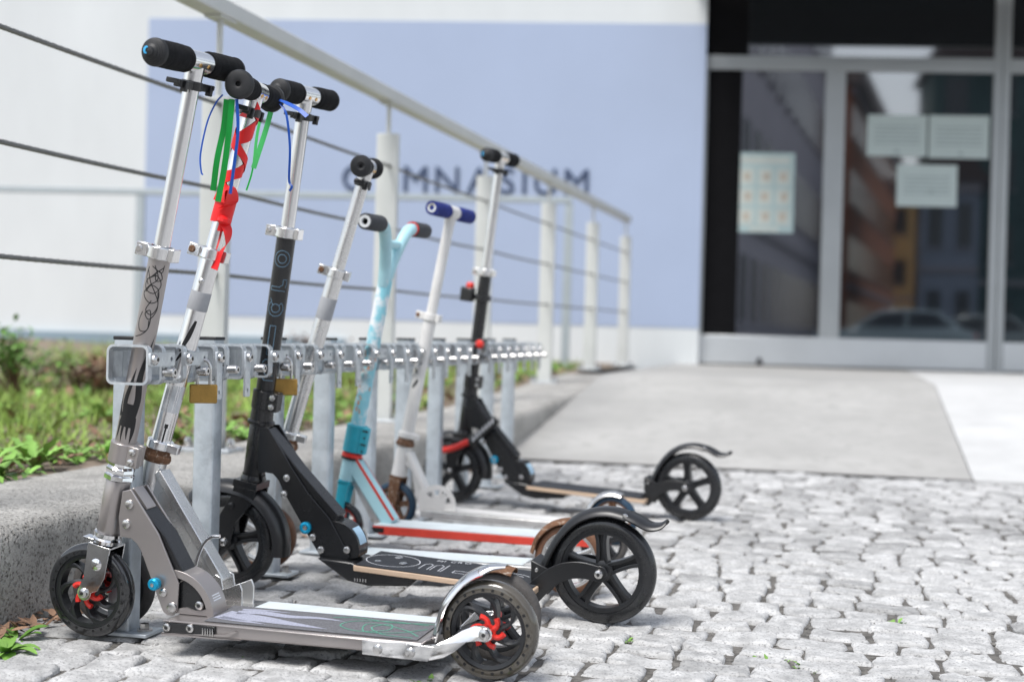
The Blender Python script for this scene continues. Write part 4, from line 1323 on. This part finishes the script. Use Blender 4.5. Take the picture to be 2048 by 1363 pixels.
# cable lock slung over the head of the far scooter
cw = S7.matrix_basis
lk = empty('cable_lock', cw @ Vector((.05, -.05, .16)), S7.rotation_euler)
tag(lk, 'black and red cable lock looped round the farthest black scooter', 'cable lock')
OL = G(Tm(-.05, .05, -.16)).tube(cr([(.118, -.045, .232), (.090, -.052, .205), (.055, -.056, .188), (.02, -.056, .172), (-.03, -.05, .160), (-.06, -.03, .162)], 8), .0095, 12)
ob('cable', OL, M_red, lk)
OL = G(Tm(-.05, .05, -.16)).tube(cr([(.148, -.038, .262), (.120, -.046, .234), (.085, -.052, .200), (.068, -.054, .192)], 8), .0125, 14)
co_ = ob('lock_sleeve', OL, M_black, lk)
OL = G(Tm(-.05, .05, -.16))
for k in range(7):
    t = k / 6
    c_ = Vector((.142, -.041, .257)).lerp(Vector((.086, -.053, .203)), t)
    OL.box((c_.x, c_.y - .0125, c_.z), (.0035, .003, .014))
ob('dial', OL, M_print_wht, co_)

# ---------------- small aluminium folding scooters (2, 4 and 6)
def small_scooter(loc, ang, lean, label, hb, rake, axf, axr, rad, s_ht0, s_ht1, sC, sT, steer, h, mats, cap, deck, joint, clipr=True):
    S = scooter(loc, ang, lean, label)
    MM = Tm(hb[0], 0, hb[1]) @ Ry(rake) @ Rz(steer)
    inv = MM.inverted()
    a = inv @ Vector((axf[0], 0, axf[1]))
    axl = (a.x, a.z)
    wheel(S, 'front_wheel', axl, rad, .026, MM, mats.get('wk', 'five'), mats['tyref'], mats['rim'])
    wheel(S, 'rear_wheel', axr, rad, .026, None, mats.get('wk', 'five'), mats['tyre'], mats['rim'])
    fg = G(MM)
    for sy in (-1, 1):
        leg = [(-.016, s_ht0 - .012), (.016, s_ht0 - .012)] + [(axl[0] + .012 * math.cos(R(q)), axl[1] + .012 * math.sin(R(q))) for q in range(10, -191, -20)]
        fg.ext(leg, sy * .0205 - .0015, sy * .0205 + .0015)
    fg.box((0, 0, s_ht0 - .010), (.034, .044, .004))
    ob('fork', fg, mats['fork'], S, .001)
    axle_bolt(S, axl, -.022, .008, MM)
    ob('head_tube', G(MM).lathe([(.0175, s_ht0 - .008), (.0205, s_ht0 - .006), (.0198, s_ht0), (.0198, s_ht1), (.0185, s_ht1 + .001)], 30), mats['frame'], S)
    ob('headset', G(MM).lathe([(.017, s_ht1), (.0235, s_ht1 + .001), (.0250, s_ht1 + .006), (.0235, s_ht1 + .012), (.0205, s_ht1 + .014), (.0205, s_ht1 + .022), (.017, s_ht1 + .023)], 28), mats['headset'], S)
    cg = G(MM).lathe([(.016, s_ht1 + .021), (.0225, s_ht1 + .022), (.0225, s_ht1 + .037), (.016, s_ht1 + .038)], 28)
    cg.box((.026, -.006, s_ht1 + .0295), (.022, .018, .015))
    ob('stem_clamp', cg, mats['clamp'], S, .002)
    st = ob('steering_tube', G(MM).lathe([(.0168, s_ht1 + .02), (.0168, sC), (.016, sC + .001)], 32), mats['tube'], S)
    ring_clamp(S, 'quick_clamp', sC - .002, sC + .018, .0210, MM, mats['clamp'], rusty=True)
    ob('handlebar_post', G(MM).lathe([(.0135, sC), (.0135, sT - .012)], 26), mats['post'], S)
    t_bar(S, sT, MM, h, mats.get('gr', .0195), mats['grip'], cap, .0128, mats['post'], sl=.024, buttons=cap != 'open')
    if clipr:
        grip_clip(S, sT - .034, MM, .040, .0135)
    # frame: down tube with gusset, folding bracket
    top = MM @ Vector((.014, 0, s_ht1 - .012))
    low = MM @ Vector((.014, 0, s_ht0 + .03))
    jx, jz = joint
    ob('gusset', G().ext([(top.x - .004, top.z), (top.x + .010, top.z - .008), (jx + .004, jz), (jx - .022, jz - .006), (low.x + .02, low.z - .02), (low.x - .002, low.z)], -.011, .011), mats['frame'], S, .002)
    d = Vector((jx - top.x, 0, jz - top.z)).normalized()
    nn = Vector((-d.z, 0, d.x))
    P = [(top.x + nn.x * -.0, top.z), (jx, jz)]
    ob('down_tube', G().sweep([(top.x + .002, top.z - .002), (jx + .008, jz + .002)], [(-.017, -.007), (-.017, .007), (.017, .007), (.017, -.007)]), mats['frame'], S, .002)
    (x0, z0), (x1, z1) = deck
    dk = ob('deck', G().ext([(x0, z0), (x1, z1), (x1, z1 - .016), (x0, z0 - .018)], -.050, .050), mats['deck'], S, .002)
    ob('deck_top', G().ext([(x0 + .06, z0 + .0004), (x1 - .03, z1 + .0004), (x1 - .03, z1 + .0014), (x0 + .06, z0 + .0014)], -.040, .040), mats['top'], dk)
    br_ = ob('folding_bracket', G().ext([(x0 - .012, z0 - .006), (x0 - .012, z0 + .012), (jx - .014, jz + .004), (jx + .002, jz + .016), (jx + .013, jz + .010), (jx + .016, jz - .008), (jx + .032, jz - .002), (jx + .046, jz + .004), (jx + .051, jz - .008), (jx + .051, z0 - .004)], -.024, -.0195), mats['frame'], S, .001)
    ob('folding_bracket', G().ext([(x0 - .012, z0 - .006), (x0 - .012, z0 + .012), (jx - .014, jz + .004), (jx + .002, jz + .016), (jx + .013, jz + .010), (jx + .016, jz - .008), (jx + .032, jz - .002), (jx + .046, jz + .004), (jx + .051, jz - .008), (jx + .051, z0 - .004)], .0195, .024), mats['frame'], S, .001)
    for sy in (-1, 1):
        arm_ = [(x1 - .09, z1 - .001), (x1, z1 + .003), (axr[0] - .03, axr[1] + .008), (axr[0], axr[1] + .012), (axr[0] + .012, axr[1]), (axr[0], axr[1] - .012), (axr[0] - .04, axr[1] - .016), (x1, z1 - .014), (x1 - .09, z1 - .015)]
        ob('rear_arm', G().ext(arm_, sy * .024 - .002, sy * .024 + .002), mats['frame'], S, .001)
    axle_bolt(S, axr, -.0262, .008)
    cx_, cz_ = axr
    rf = rad + .010
    P = [(cx_ + rf * math.cos(R(q)), cz_ + rf * math.sin(R(q))) for q in (172, 150, 128, 108, 88, 70)]
    fender(S, 'fender', P, .021, mats['fender'], .0018, .010)
    return S, MM, st

A2 = dict(tyref=M_tyrew, tyre=M_tyrew, rim=M_rim, fork=M_alu, frame=M_aluw, headset=M_rust, clamp=M_alu, tube=M_alu, post=M_alu, grip=M_foam, deck=M_aluw, top=M_deckw, fender=M_rust, gr=.0185)
S2, M2, st2 = small_scooter((-1.185, 2.20), -2, 0, 'shiny aluminium scooter with red ribbon wound round its handlebar stem', (.041, .219), 15.1, (-.012, .071), (.664, .073), .0715, -.075, .070, .424, .710, 10, .092,
                            A2, 'flange', ((.195, .056), (.610, .052)), (.185, .092))
# lever wire, tape, logo and sticker of scooter 2
ob('release_lever', G().tube(cr([(.150, -.026, .112), (.158, -.028, .138), (.168, -.030, .158), (.182, -.031, .170), (.197, -.031, .172)], 6), .0032, 10), M_alu, S2)
ob('lever_eye', G().lathe([(.004, -.029), (.0085, -.029), (.0085, -.024), (.004, -.024)], 16, (.150, 0, .112), 'y', True), M_steel, S2)
ob('tape_band', G(M2).lathe([(.0170, .335), (.0173, .336), (.0173, .366), (.0170, .367)], 30), M_greytape, st2)
ob('logo_print', decal(G(M2), [tong([(-.012, .262), (-.004, .288), (.002, .318)], .003, .012, .004, 4), tong([(-.014, .245), (-.008, .258), (-.002, .266)], .002, .008, .002, 3)], on_cyl(.01695, 0, .42)), M_print_blk, st2, fix=False)
ob('sticker', decal(G(M2), [([(0, .158), (0, .205)], .036, 8)], on_cyl(.0169, 0, .42)), M_sticker, st2, fix=False)
cyl2 = on_cyl(.0177, 0, .42)
ob('sticker_print', text_geo('STOP', .0125, 0, lambda x, y: cyl2(x - .017, y + .181)), M_teal, st2, fix=False, smooth=False)
ob('sticker_print', text_geo('.at', .008, 0, lambda x, y: cyl2(x + .0095, y + .176)), M_print_blk, st2, fix=False, smooth=False)
ob('key_slot', decal(G(M2), [([(0, .108), (0, .120), (0, .134)], [.003, .003, .003], 1), ([(0, .131), (0, .138)], .006, 2)], on_cyl(.0169, 0, .42)), M_socket, st2, fix=False)
ob('spring_button', G(M2).lathe([(0, -.0185), (.0035, -.018), (.005, -.0165)], 16, (0, 0, .385), 'y'), M_steel, st2)

A4 = dict(tyref=M_tyreb, tyre=M_tyreb, rim=M_aluw, fork=M_rust, frame=M_alud, headset=M_rust, clamp=M_aluw, tube=M_aluw, post=M_aluw, grip=M_foam, deck=M_alud, top=M_deckw, fender=M_rust, gr=.0175)
S4, M4, st4 = small_scooter((-1.175, 2.81), -2.8, 1, 'worn silver scooter with rusty brown wheels behind the black lettered one', (.035, .258), 16.3, (-.013, .0735), (.656, .0725), .0722, -.105, .006, .381, .617, 15, .090,
                            A4, 'flange', ((.150, .058), (.600, .060)), (.165, .098))
ob('tape_band', G(M4).lathe([(.0170, .290), (.0173, .291), (.0173, .335), (.0170, .336)], 30), M_greytape, st4)
ob('warning_label', G().ext([(.060, .205), (.072, .205), (.092, .155), (.082, .155)], -.0122, -.0116), pm('orange_label', (.75, .36, .03), .5), S4)
A6 = dict(tyref=M_tyrebl, tyre=M_tyrebl, rim=M_rust, fork=M_rust, frame=M_white, headset=M_rust, clamp=M_white, tube=M_white, post=M_white, grip=M_navy, deck=M_alud, top=M_white, fender=M_aluw, gr=.0185)
S6, M6, st6 = small_scooter((-1.12, 3.53), -4.8, 0, 'white scooter with navy blue grips and blue tyred front wheel', (.014, .205), 10.5, (-.008, .0625), (.575, .062), .0615, -.060, .012, .345, .627, -4, .118,
                            A6, 'open', ((.083, .060), (.520, .052)), (.075, .095), False)
# perforated quadrant of scooter 6
hs_ = [[(.118 + r_ * math.cos(R(q)), .072 + r_ * math.sin(R(q))) for r_, q in ((.022, a0 + 4), (.040, a0 + 3), (.040, a0 + 26), (.022, a0 + 24))] for a0 in (8, 42, 76, 110)]
ob('folding_quadrant', G().ext([(.072, .056), (.168, .056)] + arc(.118, .072, .052, 0, 170, 18), -.026, -.0225, hs_), M_white, S6)
ob('decal_print', decal(G(M6), [tong([(-.004, .165), (.002, .178), (.007, .190)], .002, .012, .003, 4), tong([(.002, .205), (-.006, .218), (.004, .228), (.008, .236)], .003, .008, .002, 3)], on_cyl(.0170, 0)), M_print_blk, st6, fix=False)

# ---------------- scooter 5: light blue stunt scooter
S5 = scooter((-1.135, 3.175), -3.4, 1, 'chipped light blue stunt scooter with Y-shaped bars and red edged deck')
M5 = Tm(.006, 0, .172) @ Ry(10.3) @ Rz(1)
a = M5.inverted() @ Vector((-.010, 0, .056))
ax5 = (a.x, a.z)
wheel(S5, 'front_wheel', ax5, .055, .024, M5, 'five', M_tyre, M_redpaint)
wheel(S5, 'rear_wheel', (.625, .056), .055, .024, None, 'five', M_tyrew, M_rim)
fg = G(M5)
for sy in (-1, 1):
    fg.ext([(-.014, -.012), (.014, -.012), (.010, -.06)] + [(ax5[0] + .011 * math.cos(R(q)), ax5[1] + .011 * math.sin(R(q))) for q in range(0, -181, -20)] + [(-.012, -.06)], sy * .0185 - .003, sy * .0185 + .003)
fg.box((0, 0, -.016), (.030, .043, .010))
ob('fork', fg, M_tealp, S5, .002)
axle_bolt(S5, ax5, -.022, .008, M5)
ob('head_tube', G(M5).lathe([(.018, -.012), (.0205, -.010), (.0205, .044), (.018, .045)], 28), M_lblue, S5)
ob('headset', G(M5).lathe([(.018, .044), (.0245, .046), (.0245, .053), (.021, .056)], 28), M_red, S5)
ob('headset_seal', G(M5).lathe([(.0235, .0395), (.0250, .0405), (.0250, .0448), (.0235, .0455)], 28), M_blackm, S5)
cg = G(M5).lathe([(.017, .057), (.0250, .058), (.0250, .122), (.017, .123)], 28)
cg.box((.026, -.010, .090), (.018, .020, .063))
cl5 = ob('stem_clamp', cg, M_tealp, S5, .002)
for q in range(4):
    ob('clamp_slot', G(M5).box((.029, -.0203, .066 + .016 * q), (.014 if q % 2 else .005, .001, .004)), M_socket, cl5)
stm = ob('steering_tube', G(M5).lathe([(.0170, .12), (.0170, .47), (.0165, .475)], 28), M_lblue2, S5)
g = G(M5)
for sy in (-1, 1):
    g.tube(cr([(0, sy * .004, .455), (0, sy * .020, .505), (.002, sy * .052, .560), (.003, sy * .078, .587), (.003, sy * .105, .594), (.003, sy * .14, .595)], 6), .0145, 14)
g.tube([(0, -.045, .552), (0, .045, .552)], .0105, 12)
hbr = ob('handlebar', g, M_lblue, S5, angle=60)
for sy in (-1, 1):
    gp = ob('grip', G(M5).lathe([(a_, sy * b_) for a_, b_ in ((.015, .106), (.0185, .107), (.0190, .112), (.0185, .198), (.017, .201), (.010, .201))], 26, (.003, 0, .595), 'y'), M_dgrey, S5)
    ob('end_cap', G(M5).lathe([(a_, sy * b_) for a_, b_ in ((.0075, .190), (.0075, .2018), (.0135, .2022), (.0140, .2005))], 22, (.003, 0, .595), 'y'), M_sticker, gp)
    ob('grip_ring', G(M5).lathe([(a_, sy * b_) for a_, b_ in ((.0148, .1025), (.0172, .1030), (.0172, .1062), (.0148, .1066))], 22, (.003, 0, .595), 'y'), M_red, gp)
ob('down_tube', G().sweep([(.020, .205), (.118, .066)], [(-.017, -.017), (-.017, .017), (.017, .017), (.017, -.017)]), M_lblue, S5, .003)
ob('tube_edge', G().sweep([(.032, .212), (.128, .076)], [(-.0174, -.003), (-.0174, .003), (.0174, .003), (.0174, -.003)]), M_redpaint, S5)
ob('gusset', G().ext([(.012, .165), (.03, .16), (.10, .073), (.07, .065)], -.004, .004), M_alud, S5)
dk5 = ob('deck', G().ext([(.088, .066), (.560, .064), (.560, .046), (.105, .046)], -.050, .050), M_redpaint, S5, .002)
ob('deck_top', G().ext([(.092, .0664), (.556, .0644), (.556, .0664), (.092, .0684)], -.0485, .0485), M_deckw, S5)
ob('deck_nose', G().ext([(.087, .0625), (.118, .0625), (.118, .052), (.095, .050)], -.0512, -.0506), M_blackm, dk5)
for sy in (-1, 1):
    ob('rear_arm', G().ext([(.55, .064), (.60, .066), (.636, .064), (.636, .048), (.55, .047)], sy * .023 - .003, sy * .023 + .003), M_redpaint, S5, .001)
axle_bolt(S5, (.625, .056), -.026, .008)
fender(S5, 'fender', [(.556, .068), (.568, .100), (.592, .118), (.622, .124), (.650, .121)], .020, M_alud, .002, .008)
# fingers of colour chips down the stem
g = G(M5)
chips = random.Random(5)
o5 = []
for q in range(26):
    u, v = chips.uniform(-.02, .02), chips.uniform(.13, .30)
    decal(g, [([(u, v), (u + chips.uniform(-.003, .003), v + chips.uniform(.004, .012))], [chips.uniform(.003, .007), chips.uniform(.001, .005)], 1)], on_cyl(.0172, 0))
ob('paint_chips', g, pm('orange_chips', (.62, .30, .16), .6, var=.4, scale=40), stm, fix=False)

# ------------------------------------------------------------------ ribbons on scooter 2
W2 = S2.matrix_basis @ M2
def ribbon(name, path, wd, mat, label, group=None, wdir=None, parent=None):
    """flat ribbon along a 3D path (world), with slight thickness"""
    P = cr(path, 7)
    base = Vector(P[0]) if parent is None else None
    e = None
    V = []
    m = len(P)
    for i, p in enumerate(P):
        t = (P[min(i + 1, m - 1)] - P[max(i - 1, 0)]).normalized()
        wv = wdir(i / (m - 1)) if wdir else Vector((1, .3, 0))
        wv = (wv - t * wv.dot(t)).normalized()
        nn = t.cross(wv) * .0003
        hw = wd / 2
        V += [p - wv * hw - nn, p + wv * hw - nn, p + wv * hw + nn, p - wv * hw + nn]
    F = [(i * 4 + j, i * 4 + (j + 1) % 4, i * 4 + 4 + (j + 1) % 4, i * 4 + 4 + j) for i in range(m - 1) for j in range(4)] + [(3, 2, 1, 0), tuple((m - 1) * 4 + j for j in range(4))]
    g = G(Matrix.Translation(-base)).add(V, F)
    o = ob(name, g, mat, None, angle=70)
    o.location = base
    return tag(o, label, 'ribbon', group)
# wound red ribbon: crossing helices on the stem plus a knot and tail
base = W2 @ Vector((0, 0, .66))
rr_ = empty('stem_ribbon', base)
tag(rr_, 'red ribbon wound criss-cross around the aluminium scooter stem', 'ribbon')
def helix(s0, s1, turns, ph, r, wd, tilt):
    g = G(Matrix.Translation(-base) @ W2)
    n_ = int(26 * abs(turns)) + 2
    V = []
    for i in range(n_ + 1):
        t = i / n_
        a = ph + 2 * pi * turns * t
        s = s0 + (s1 - s0) * t + .002 * math.sin(9 * t)
        q = r + .0006 * math.sin(a * 2 + ph)
        ww = wd * (1 + .25 * math.sin(a * 1.3 + ph * 2))
        for d_, rr2 in ((-.5, 0), (-.17, .0007), (.17, .0005), (.5, 0), (.5, .0006), (-.5, .0006)):
            ss = s + d_ * ww
            V.append(((q + rr2) * math.sin(a), -(q + rr2) * math.cos(a), ss))
    k = 6
    F = [(i * k + j, i * k + (j + 1) % k, (i + 1) * k + (j + 1) % k, (i + 1) * k + j) for i in range(n_) for j in range(k)]
    return g.add(V, F)
ob('winding', helix(.512, .684, 2.6, 1.2, .0146, .026, 0), M_ribred, rr_, angle=60)
ob('winding', helix(.508, .682, -2.3, 2.6, .0158, .020, 0), M_ribred, rr_, angle=60)
ob('winding', helix(.490, .522, 1.7, .2, .0172, .030, 0), M_ribred, rr_, angle=60)
kn = G(Matrix.Translation(-base) @ W2)
kn.lathe([(0, -.006), (.008, -.006), (.0115, -.002), (.011, .003), (.006, .007), (0, .008)], 9, (.010, -.016, .492))
ob('knot', kn, M_ribred, rr_)
def tail_(pts, wd, nm='tail'):
    P = cr([W2 @ Vector(p) for p in pts], 7)
    m = len(P)
    V = []
    for i, p in enumerate(P):
        tw = .5 + 2.2 * i / m
        wv = Vector((math.cos(tw), math.sin(tw) * .6, .25)).normalized()
        V += [p - wv * wd / 2, p + wv * wd / 2, p + wv * wd / 2 + Vector((0, .0006, 0)), p - wv * wd / 2 + Vector((0, .0006, 0))]
    F = [(i * 4 + j, i * 4 + (j + 1) % 4, i * 4 + 4 + (j + 1) % 4, i * 4 + 4 + j) for i in range(m - 1) for j in range(4)]
    ob(nm, G(Matrix.Translation(-base)).add(V, F), M_ribred, rr_, angle=70)
tail_([(.012, -.016, .488), (.022, -.018, .476), (.026, -.018, .458), (.020, -.018, .440), (.016, -.018, .410)], .015)
tail_([(.008, -.018, .515), (.016, -.024, .525), (.010, -.025, .545), (-.004, -.023, .540), (-.006, -.020, .520)], .026, 'bow')
tail_([(.004, .0, .668), (.010, -.016, .680), (.002, -.022, .676), (-.006, -.018, .664)], .016, 'bow')
# streamers from the grip ends
gN = W2 @ Vector((-.010, -.090, .702))
gF = W2 @ Vector((0, .088, .702))
def stream(start, pts, wd, mat, label, name='streamer', wd_=None):
    ribbon(name, [start] + [start + Vector(p) for p in pts], wd, mat, label, 'streamers on the grips of the ribbon scooter', wd_)
stream(gN + Vector((-.010, 0, -.018)), [(-.005, .002, -.045), (-.013, -.002, -.095), (-.021, .003, -.145)], .0095, M_ribgrn, 'left one of two broad green streamers under the near grip end')
stream(gN + Vector((-.001, 0, -.018)), [(-.004, .0, -.05), (-.012, .003, -.11), (-.019, -.002, -.163)], .0095, M_ribgrn, 'longer right one of two broad green streamers under the near grip end')
stream(gN + Vector((.007, 0, -.018)), [(.003, .001, -.05), (-.003, .004, -.10), (-.008, .002, -.150)], .005, M_ribblu, 'straight blue streamer over the red wound ribbon')
stream(gN + Vector((-.018, .002, -.010)), [(-.012, .0, -.014), (-.026, .0, -.045), (-.036, .0, -.095), (-.034, .0, -.122), (-.031, .0, -.128)], .0026, M_ribblu, 'thin curling blue streamer at the far left of the grip')
stream(gF + Vector((.004, 0, -.016)), [(-.008, 0, -.03), (-.020, .0, -.068), (-.030, .002, -.096)], .009, M_riblgrn, 'broad light green streamer under the far grip end')
stream(gF + Vector((-.014, .004, -.016)), [(-.008, .0, -.04), (-.012, .0, -.085)], .005, M_riblgrn, 'narrow light green streamer behind the broad light green one')
stream(gF + Vector((-.026, .002, -.105)), [(-.004, 0, -.02), (-.012, 0, -.045)], .003, M_ribgrn, 'thin dark green streamer end below the light green ones')
stream(gF + Vector((.020, -.004, .004)), [(.016, -.004, -.006), (.040, -.008, -.018), (.056, -.01, -.030)], .008, M_ribblu, 'short blue streamer sticking out to the right of the far grip')
stream(gF + Vector((.022, -.004, -.002)), [(.014, -.004, -.02), (.022, -.004, -.075), (.022, -.004, -.130), (.028, -.006, -.142), (.024, -.006, -.15)], .004, M_ribblu, 'long thin dark blue streamer hanging before the black scooter stem')

# ------------------------------------------------------------------ plants, litter, grit
def leaf(g, base, ang, ln, wd, lift, curl=.4, n=4, lobed=False):
    d = Vector((math.cos(ang), math.sin(ang), 0))
    sdv = Vector((-d.y, d.x, 0))
    V, F = [], []
    for i in range(n + 1):
        t = i / n
        p = Vector(base) + d * ln * t * (1 - .15 * t) + Vector((0, 0, ln * (lift * t - curl * t * t)))
        ww = wd * math.sin(pi * min(.999, t * .93 + .04)) ** .8
        if lobed and i % 2:
            ww *= .5
        V += [p - sdv * ww / 2 + Vector((0, 0, ww * .15)), p, p + sdv * ww / 2 + Vector((0, 0, ww * .15))]
    for i in range(n):
        o = i * 3
        F += [(o, o + 1, o + 4, o + 3), (o + 1, o + 2, o + 5, o + 4)]
    g.add(V, F)
rp = random.Random(11)
# grass over the bed
g = G()
V, F = [], []
def patch(x, y):
    return math.sin(x * 2.1 + 1.3) * math.sin(y * 1.9 + .4) + .6 * math.sin(x * 5.3 - y * 3.1) + .35
cnt = 0
while cnt < 26000:
    yy = rp.uniform(1.2, 10.5)
    xx = -1.74 - abs(rp.gauss(0, 1)) * 1.5 - rp.uniform(0, .8)
    if xx < -8 or patch(xx, yy) < rp.uniform(-.9, .6):
        continue
    cnt += 1
    h = rp.uniform(.025, .085)
    a = rp.uniform(0, 6.28)
    ca, sa = math.cos(a), math.sin(a)
    bw = rp.uniform(.0018, .004)
    lx, ly = rp.gauss(0, .03), rp.gauss(0, .03)
    z = soil_z(xx, yy) - .005
    o = len(V)
    V += [(xx - ca * bw, yy - sa * bw, z), (xx + ca * bw, yy + sa * bw, z), (xx + lx * .4 + ca * bw * .8, yy + ly * .4 + sa * bw * .8, z + h * .6),
          (xx + lx * .4 - ca * bw * .8, yy + ly * .4 - sa * bw * .8, z + h * .6), (xx + lx, yy + ly, z + h)]
    F += [(o, o + 1, o + 2, o + 3), (o + 3, o + 2, o + 4)]
g.v, g.f = V, F
tag(ob('grass', mesh(g, 'grass', M_grass, False, fix=False), None), 'thin patchy grass growing in the bed behind the kerb', 'grass', kind='stuff')
# low broad-leaved ground cover
g = G()
for k in range(900):
    yy = rp.uniform(1.8, 9.5)
    xx = -1.76 - abs(rp.gauss(0, 1)) * .9 * (.5 + yy / 6)
    if patch(xx + .7, yy) < rp.uniform(-1.0, .5):
        continue
    z = soil_z(xx, yy)
    n_ = rp.randint(5, 9)
    s_ = rp.uniform(.035, .085)
    a0 = rp.uniform(0, 6)
    for q in range(n_):
        leaf(g, (xx, yy, z), a0 + q * 6.28 / n_ + rp.uniform(-.3, .3), s_ * rp.uniform(.7, 1.2), s_ * rp.uniform(.28, .45), rp.uniform(.4, 1.1), rp.uniform(.3, .8), 3)
tag(ob('ground_cover', g, M_weed, fix=False, angle=180), 'low leafy weeds covering the bed behind the kerb', 'weeds', kind='stuff')
# weeds that stand out
def weed(x, y, s, n_, mat, label, lobed=True, z=None):
    zz = soil_z(x, y) if z is None else z
    e = empty('weed', (x, y, zz))
    tag(e, label, 'weed')
    for q in range(n_):
        g = G()
        leaf(g, (0, 0, 0), q * 2.4 + rp.uniform(-.3, .3), s * rp.uniform(.75, 1.15), s * rp.uniform(.22, .34), rp.uniform(.35, 1.0), rp.uniform(.25, .6), 7, lobed)
        ob('leaf', g, mat, e, fix=False, angle=180)
weed(-1.82, 2.72, .13, 13, M_weed, 'bright green leafy weed at the left edge of the bed')
weed(-1.86, 3.02, .13, 12, M_weed, 'bright green weed hanging over the kerb left of the nearest stem')
weed(-1.90, 3.42, .11, 11, M_weed, 'leafy weed seen between the kerb and the nearest rack post')
weed(-1.84, 3.95, .12, 12, M_weed, 'leafy weed seen between the two nearest stems above the kerb')
weed(-1.86, 4.55, .12, 12, M_weedd, 'dark green weed seen right of the second rack post')
weed(-1.27, 1.99, .075, 12, M_weed, 'small green weed on the setts left of the nearest front wheel', False, -.008)
weed(-1.30, 2.07, .06, 9, M_weedd, 'tiny weed against the kerb left of the nearest front wheel', False, -.008)
weed(-.93, 2.83, .05, 8, M_weed, 'small weed tuft in the joints behind the black scooter joint', False, -.008)
# shrub at the left
def shrub(x, y, rx, h, label, mat, cols):
    e = empty('shrub', (x, y, soil_z(x, y)))
    tag(e, label, 'shrub')
    g, gb = G(), G()
    for k in range(16):
        a, t = rp.uniform(0, 6.28), rp.uniform(.2, 1)
        tip = Vector((math.cos(a) * rx * t, math.sin(a) * rx * t, h * rp.uniform(.5, 1.0) * (1.15 - .4 * t)))
        mid = tip * .5 + Vector((0, 0, h * .12))
        gb.tube([(0, 0, 0), mid, tip], [.006, .004, .0015], 5)
        for q in range(34):
            c = mid.lerp(tip, rp.uniform(.1, 1.05)) + Vector((rp.gauss(0, .035), rp.gauss(0, .035), rp.gauss(0, .03)))
            if c.z < .01: continue
            leaf(g, c, rp.uniform(0, 6.28), rp.uniform(.03, .06), rp.uniform(.016, .030), rp.uniform(-.3, .7), rp.uniform(0, .5), 2)
    ob('stem', gb, M_litter, e)
    ob('foliage', g, mat, e, fix=False, angle=180)
    return e
shrub(-3.55, 5.6, .30, .30, 'low green shrub beside brown twigs before the white wall', M_weedd, 0)
shrub(-4.05, 5.55, .26, .36, 'green shrub cut by the left edge of the picture', M_weedd, 0)
shrub(-3.20, 5.75, .22, .20, 'brown withered shrub left of the nearest rack post', M_litter, 0)
shrub(-3.80, 5.25, .26, .20, 'brown withered shrub between the two green shrubs', M_litter, 0)
shrub(-3.1, 8.2, .30, .26, 'brown withered shrub behind the light blue scooter stem', M_litter, 0)
# dead leaves on the bed and along the kerb foot
def litter(area, n_, s0, s1, zf):
    g = G()
    for k in range(n_):
        x, y = area()
        a = rp.uniform(0, 6.28)
        leaf(g, (x, y, zf(x, y) + rp.uniform(.002, .014)), a, rp.uniform(s0, s1), rp.uniform(s0, s1) * .6, rp.uniform(-.1, .5), rp.uniform(-.4, .5), 3)
    return g
tag(ob('leaf_litter', litter(lambda: (-1.76 - abs(rp.gauss(0, 1.2)), rp.uniform(1.5, 9)), 2600, .025, .07, soil_z), M_litter, fix=False, angle=180), 'brown dead leaves scattered over the planting bed', 'dead leaves', kind='stuff')
tag(ob('leaf_litter', litter(lambda: (KX + .012 + abs(rp.gauss(0, .035)), rp.choice((rp.uniform(1.7, 2.3), rp.uniform(1.8, 2.2), rp.uniform(1.6, 5.4)))), 170, .014, .036, lambda x, y: -.004), M_litter, fix=False, angle=180), 'brown dead leaves gathered along the foot of the kerb', 'dead leaves', kind='stuff')
# loose grit in the joints
g = G()
for k in range(2600):
    if k % 3:
        c, h = setts[rp.randrange(0, 420)]
        e = rp.randrange(4)
        p, q = c[e], c[(e + 1) % 4]
        t = rp.uniform(0, 1)
        x, y = p[0] + (q[0] - p[0]) * t + rp.uniform(-.005, .005), p[1] + (q[1] - p[1]) * t + rp.uniform(-.005, .005)
    else:
        c, h = setts[rp.randrange(0, 420)]
        p = c[rp.randrange(4)]
        x, y = p[0] + rp.gauss(0, .009), p[1] + rp.gauss(0, .009)
    s_ = rp.uniform(.0015, .0050)
    z = -.009 + rp.uniform(0, .004)
    V = [(x + s_ * rp.uniform(.7, 1), y, z), (x, y + s_ * rp.uniform(.7, 1), z), (x - s_, y, z), (x, y - s_, z), (x, y, z + s_ * .8), (x, y, z - s_ * .5)]
    g.add(V, [(0, 1, 4), (1, 2, 4), (2, 3, 4), (3, 0, 4), (1, 0, 5), (2, 1, 5), (3, 2, 5), (0, 3, 5)])
tag(ob('grit', g, M_grit, smooth=False, fix=False), 'loose dark grit lying in the joints between the setts', 'grit', kind='stuff')
# moss and seedlings in joints
g = G()
for (x, y) in ((-.60, 2.02), (-.585, 2.04), (-.47, 2.0), (-.45, 2.02), (-.35, 2.42), (.1, 2.75), (-.1, 2.35), (-.05, 2.32), (-.86, 2.52), (-.9, 2.06)):
    for q in range(9):
        leaf(g, (x + rp.gauss(0, .012), y + rp.gauss(0, .010), -.007), rp.uniform(0, 6.28), rp.uniform(.008, .018), rp.uniform(.005, .010), rp.uniform(.3, 1.2), .4, 2)
tag(ob('seedlings', g, M_weed, fix=False, angle=180), 'tiny green seedlings sprouting in the joints of the setts', 'seedlings', kind='stuff')
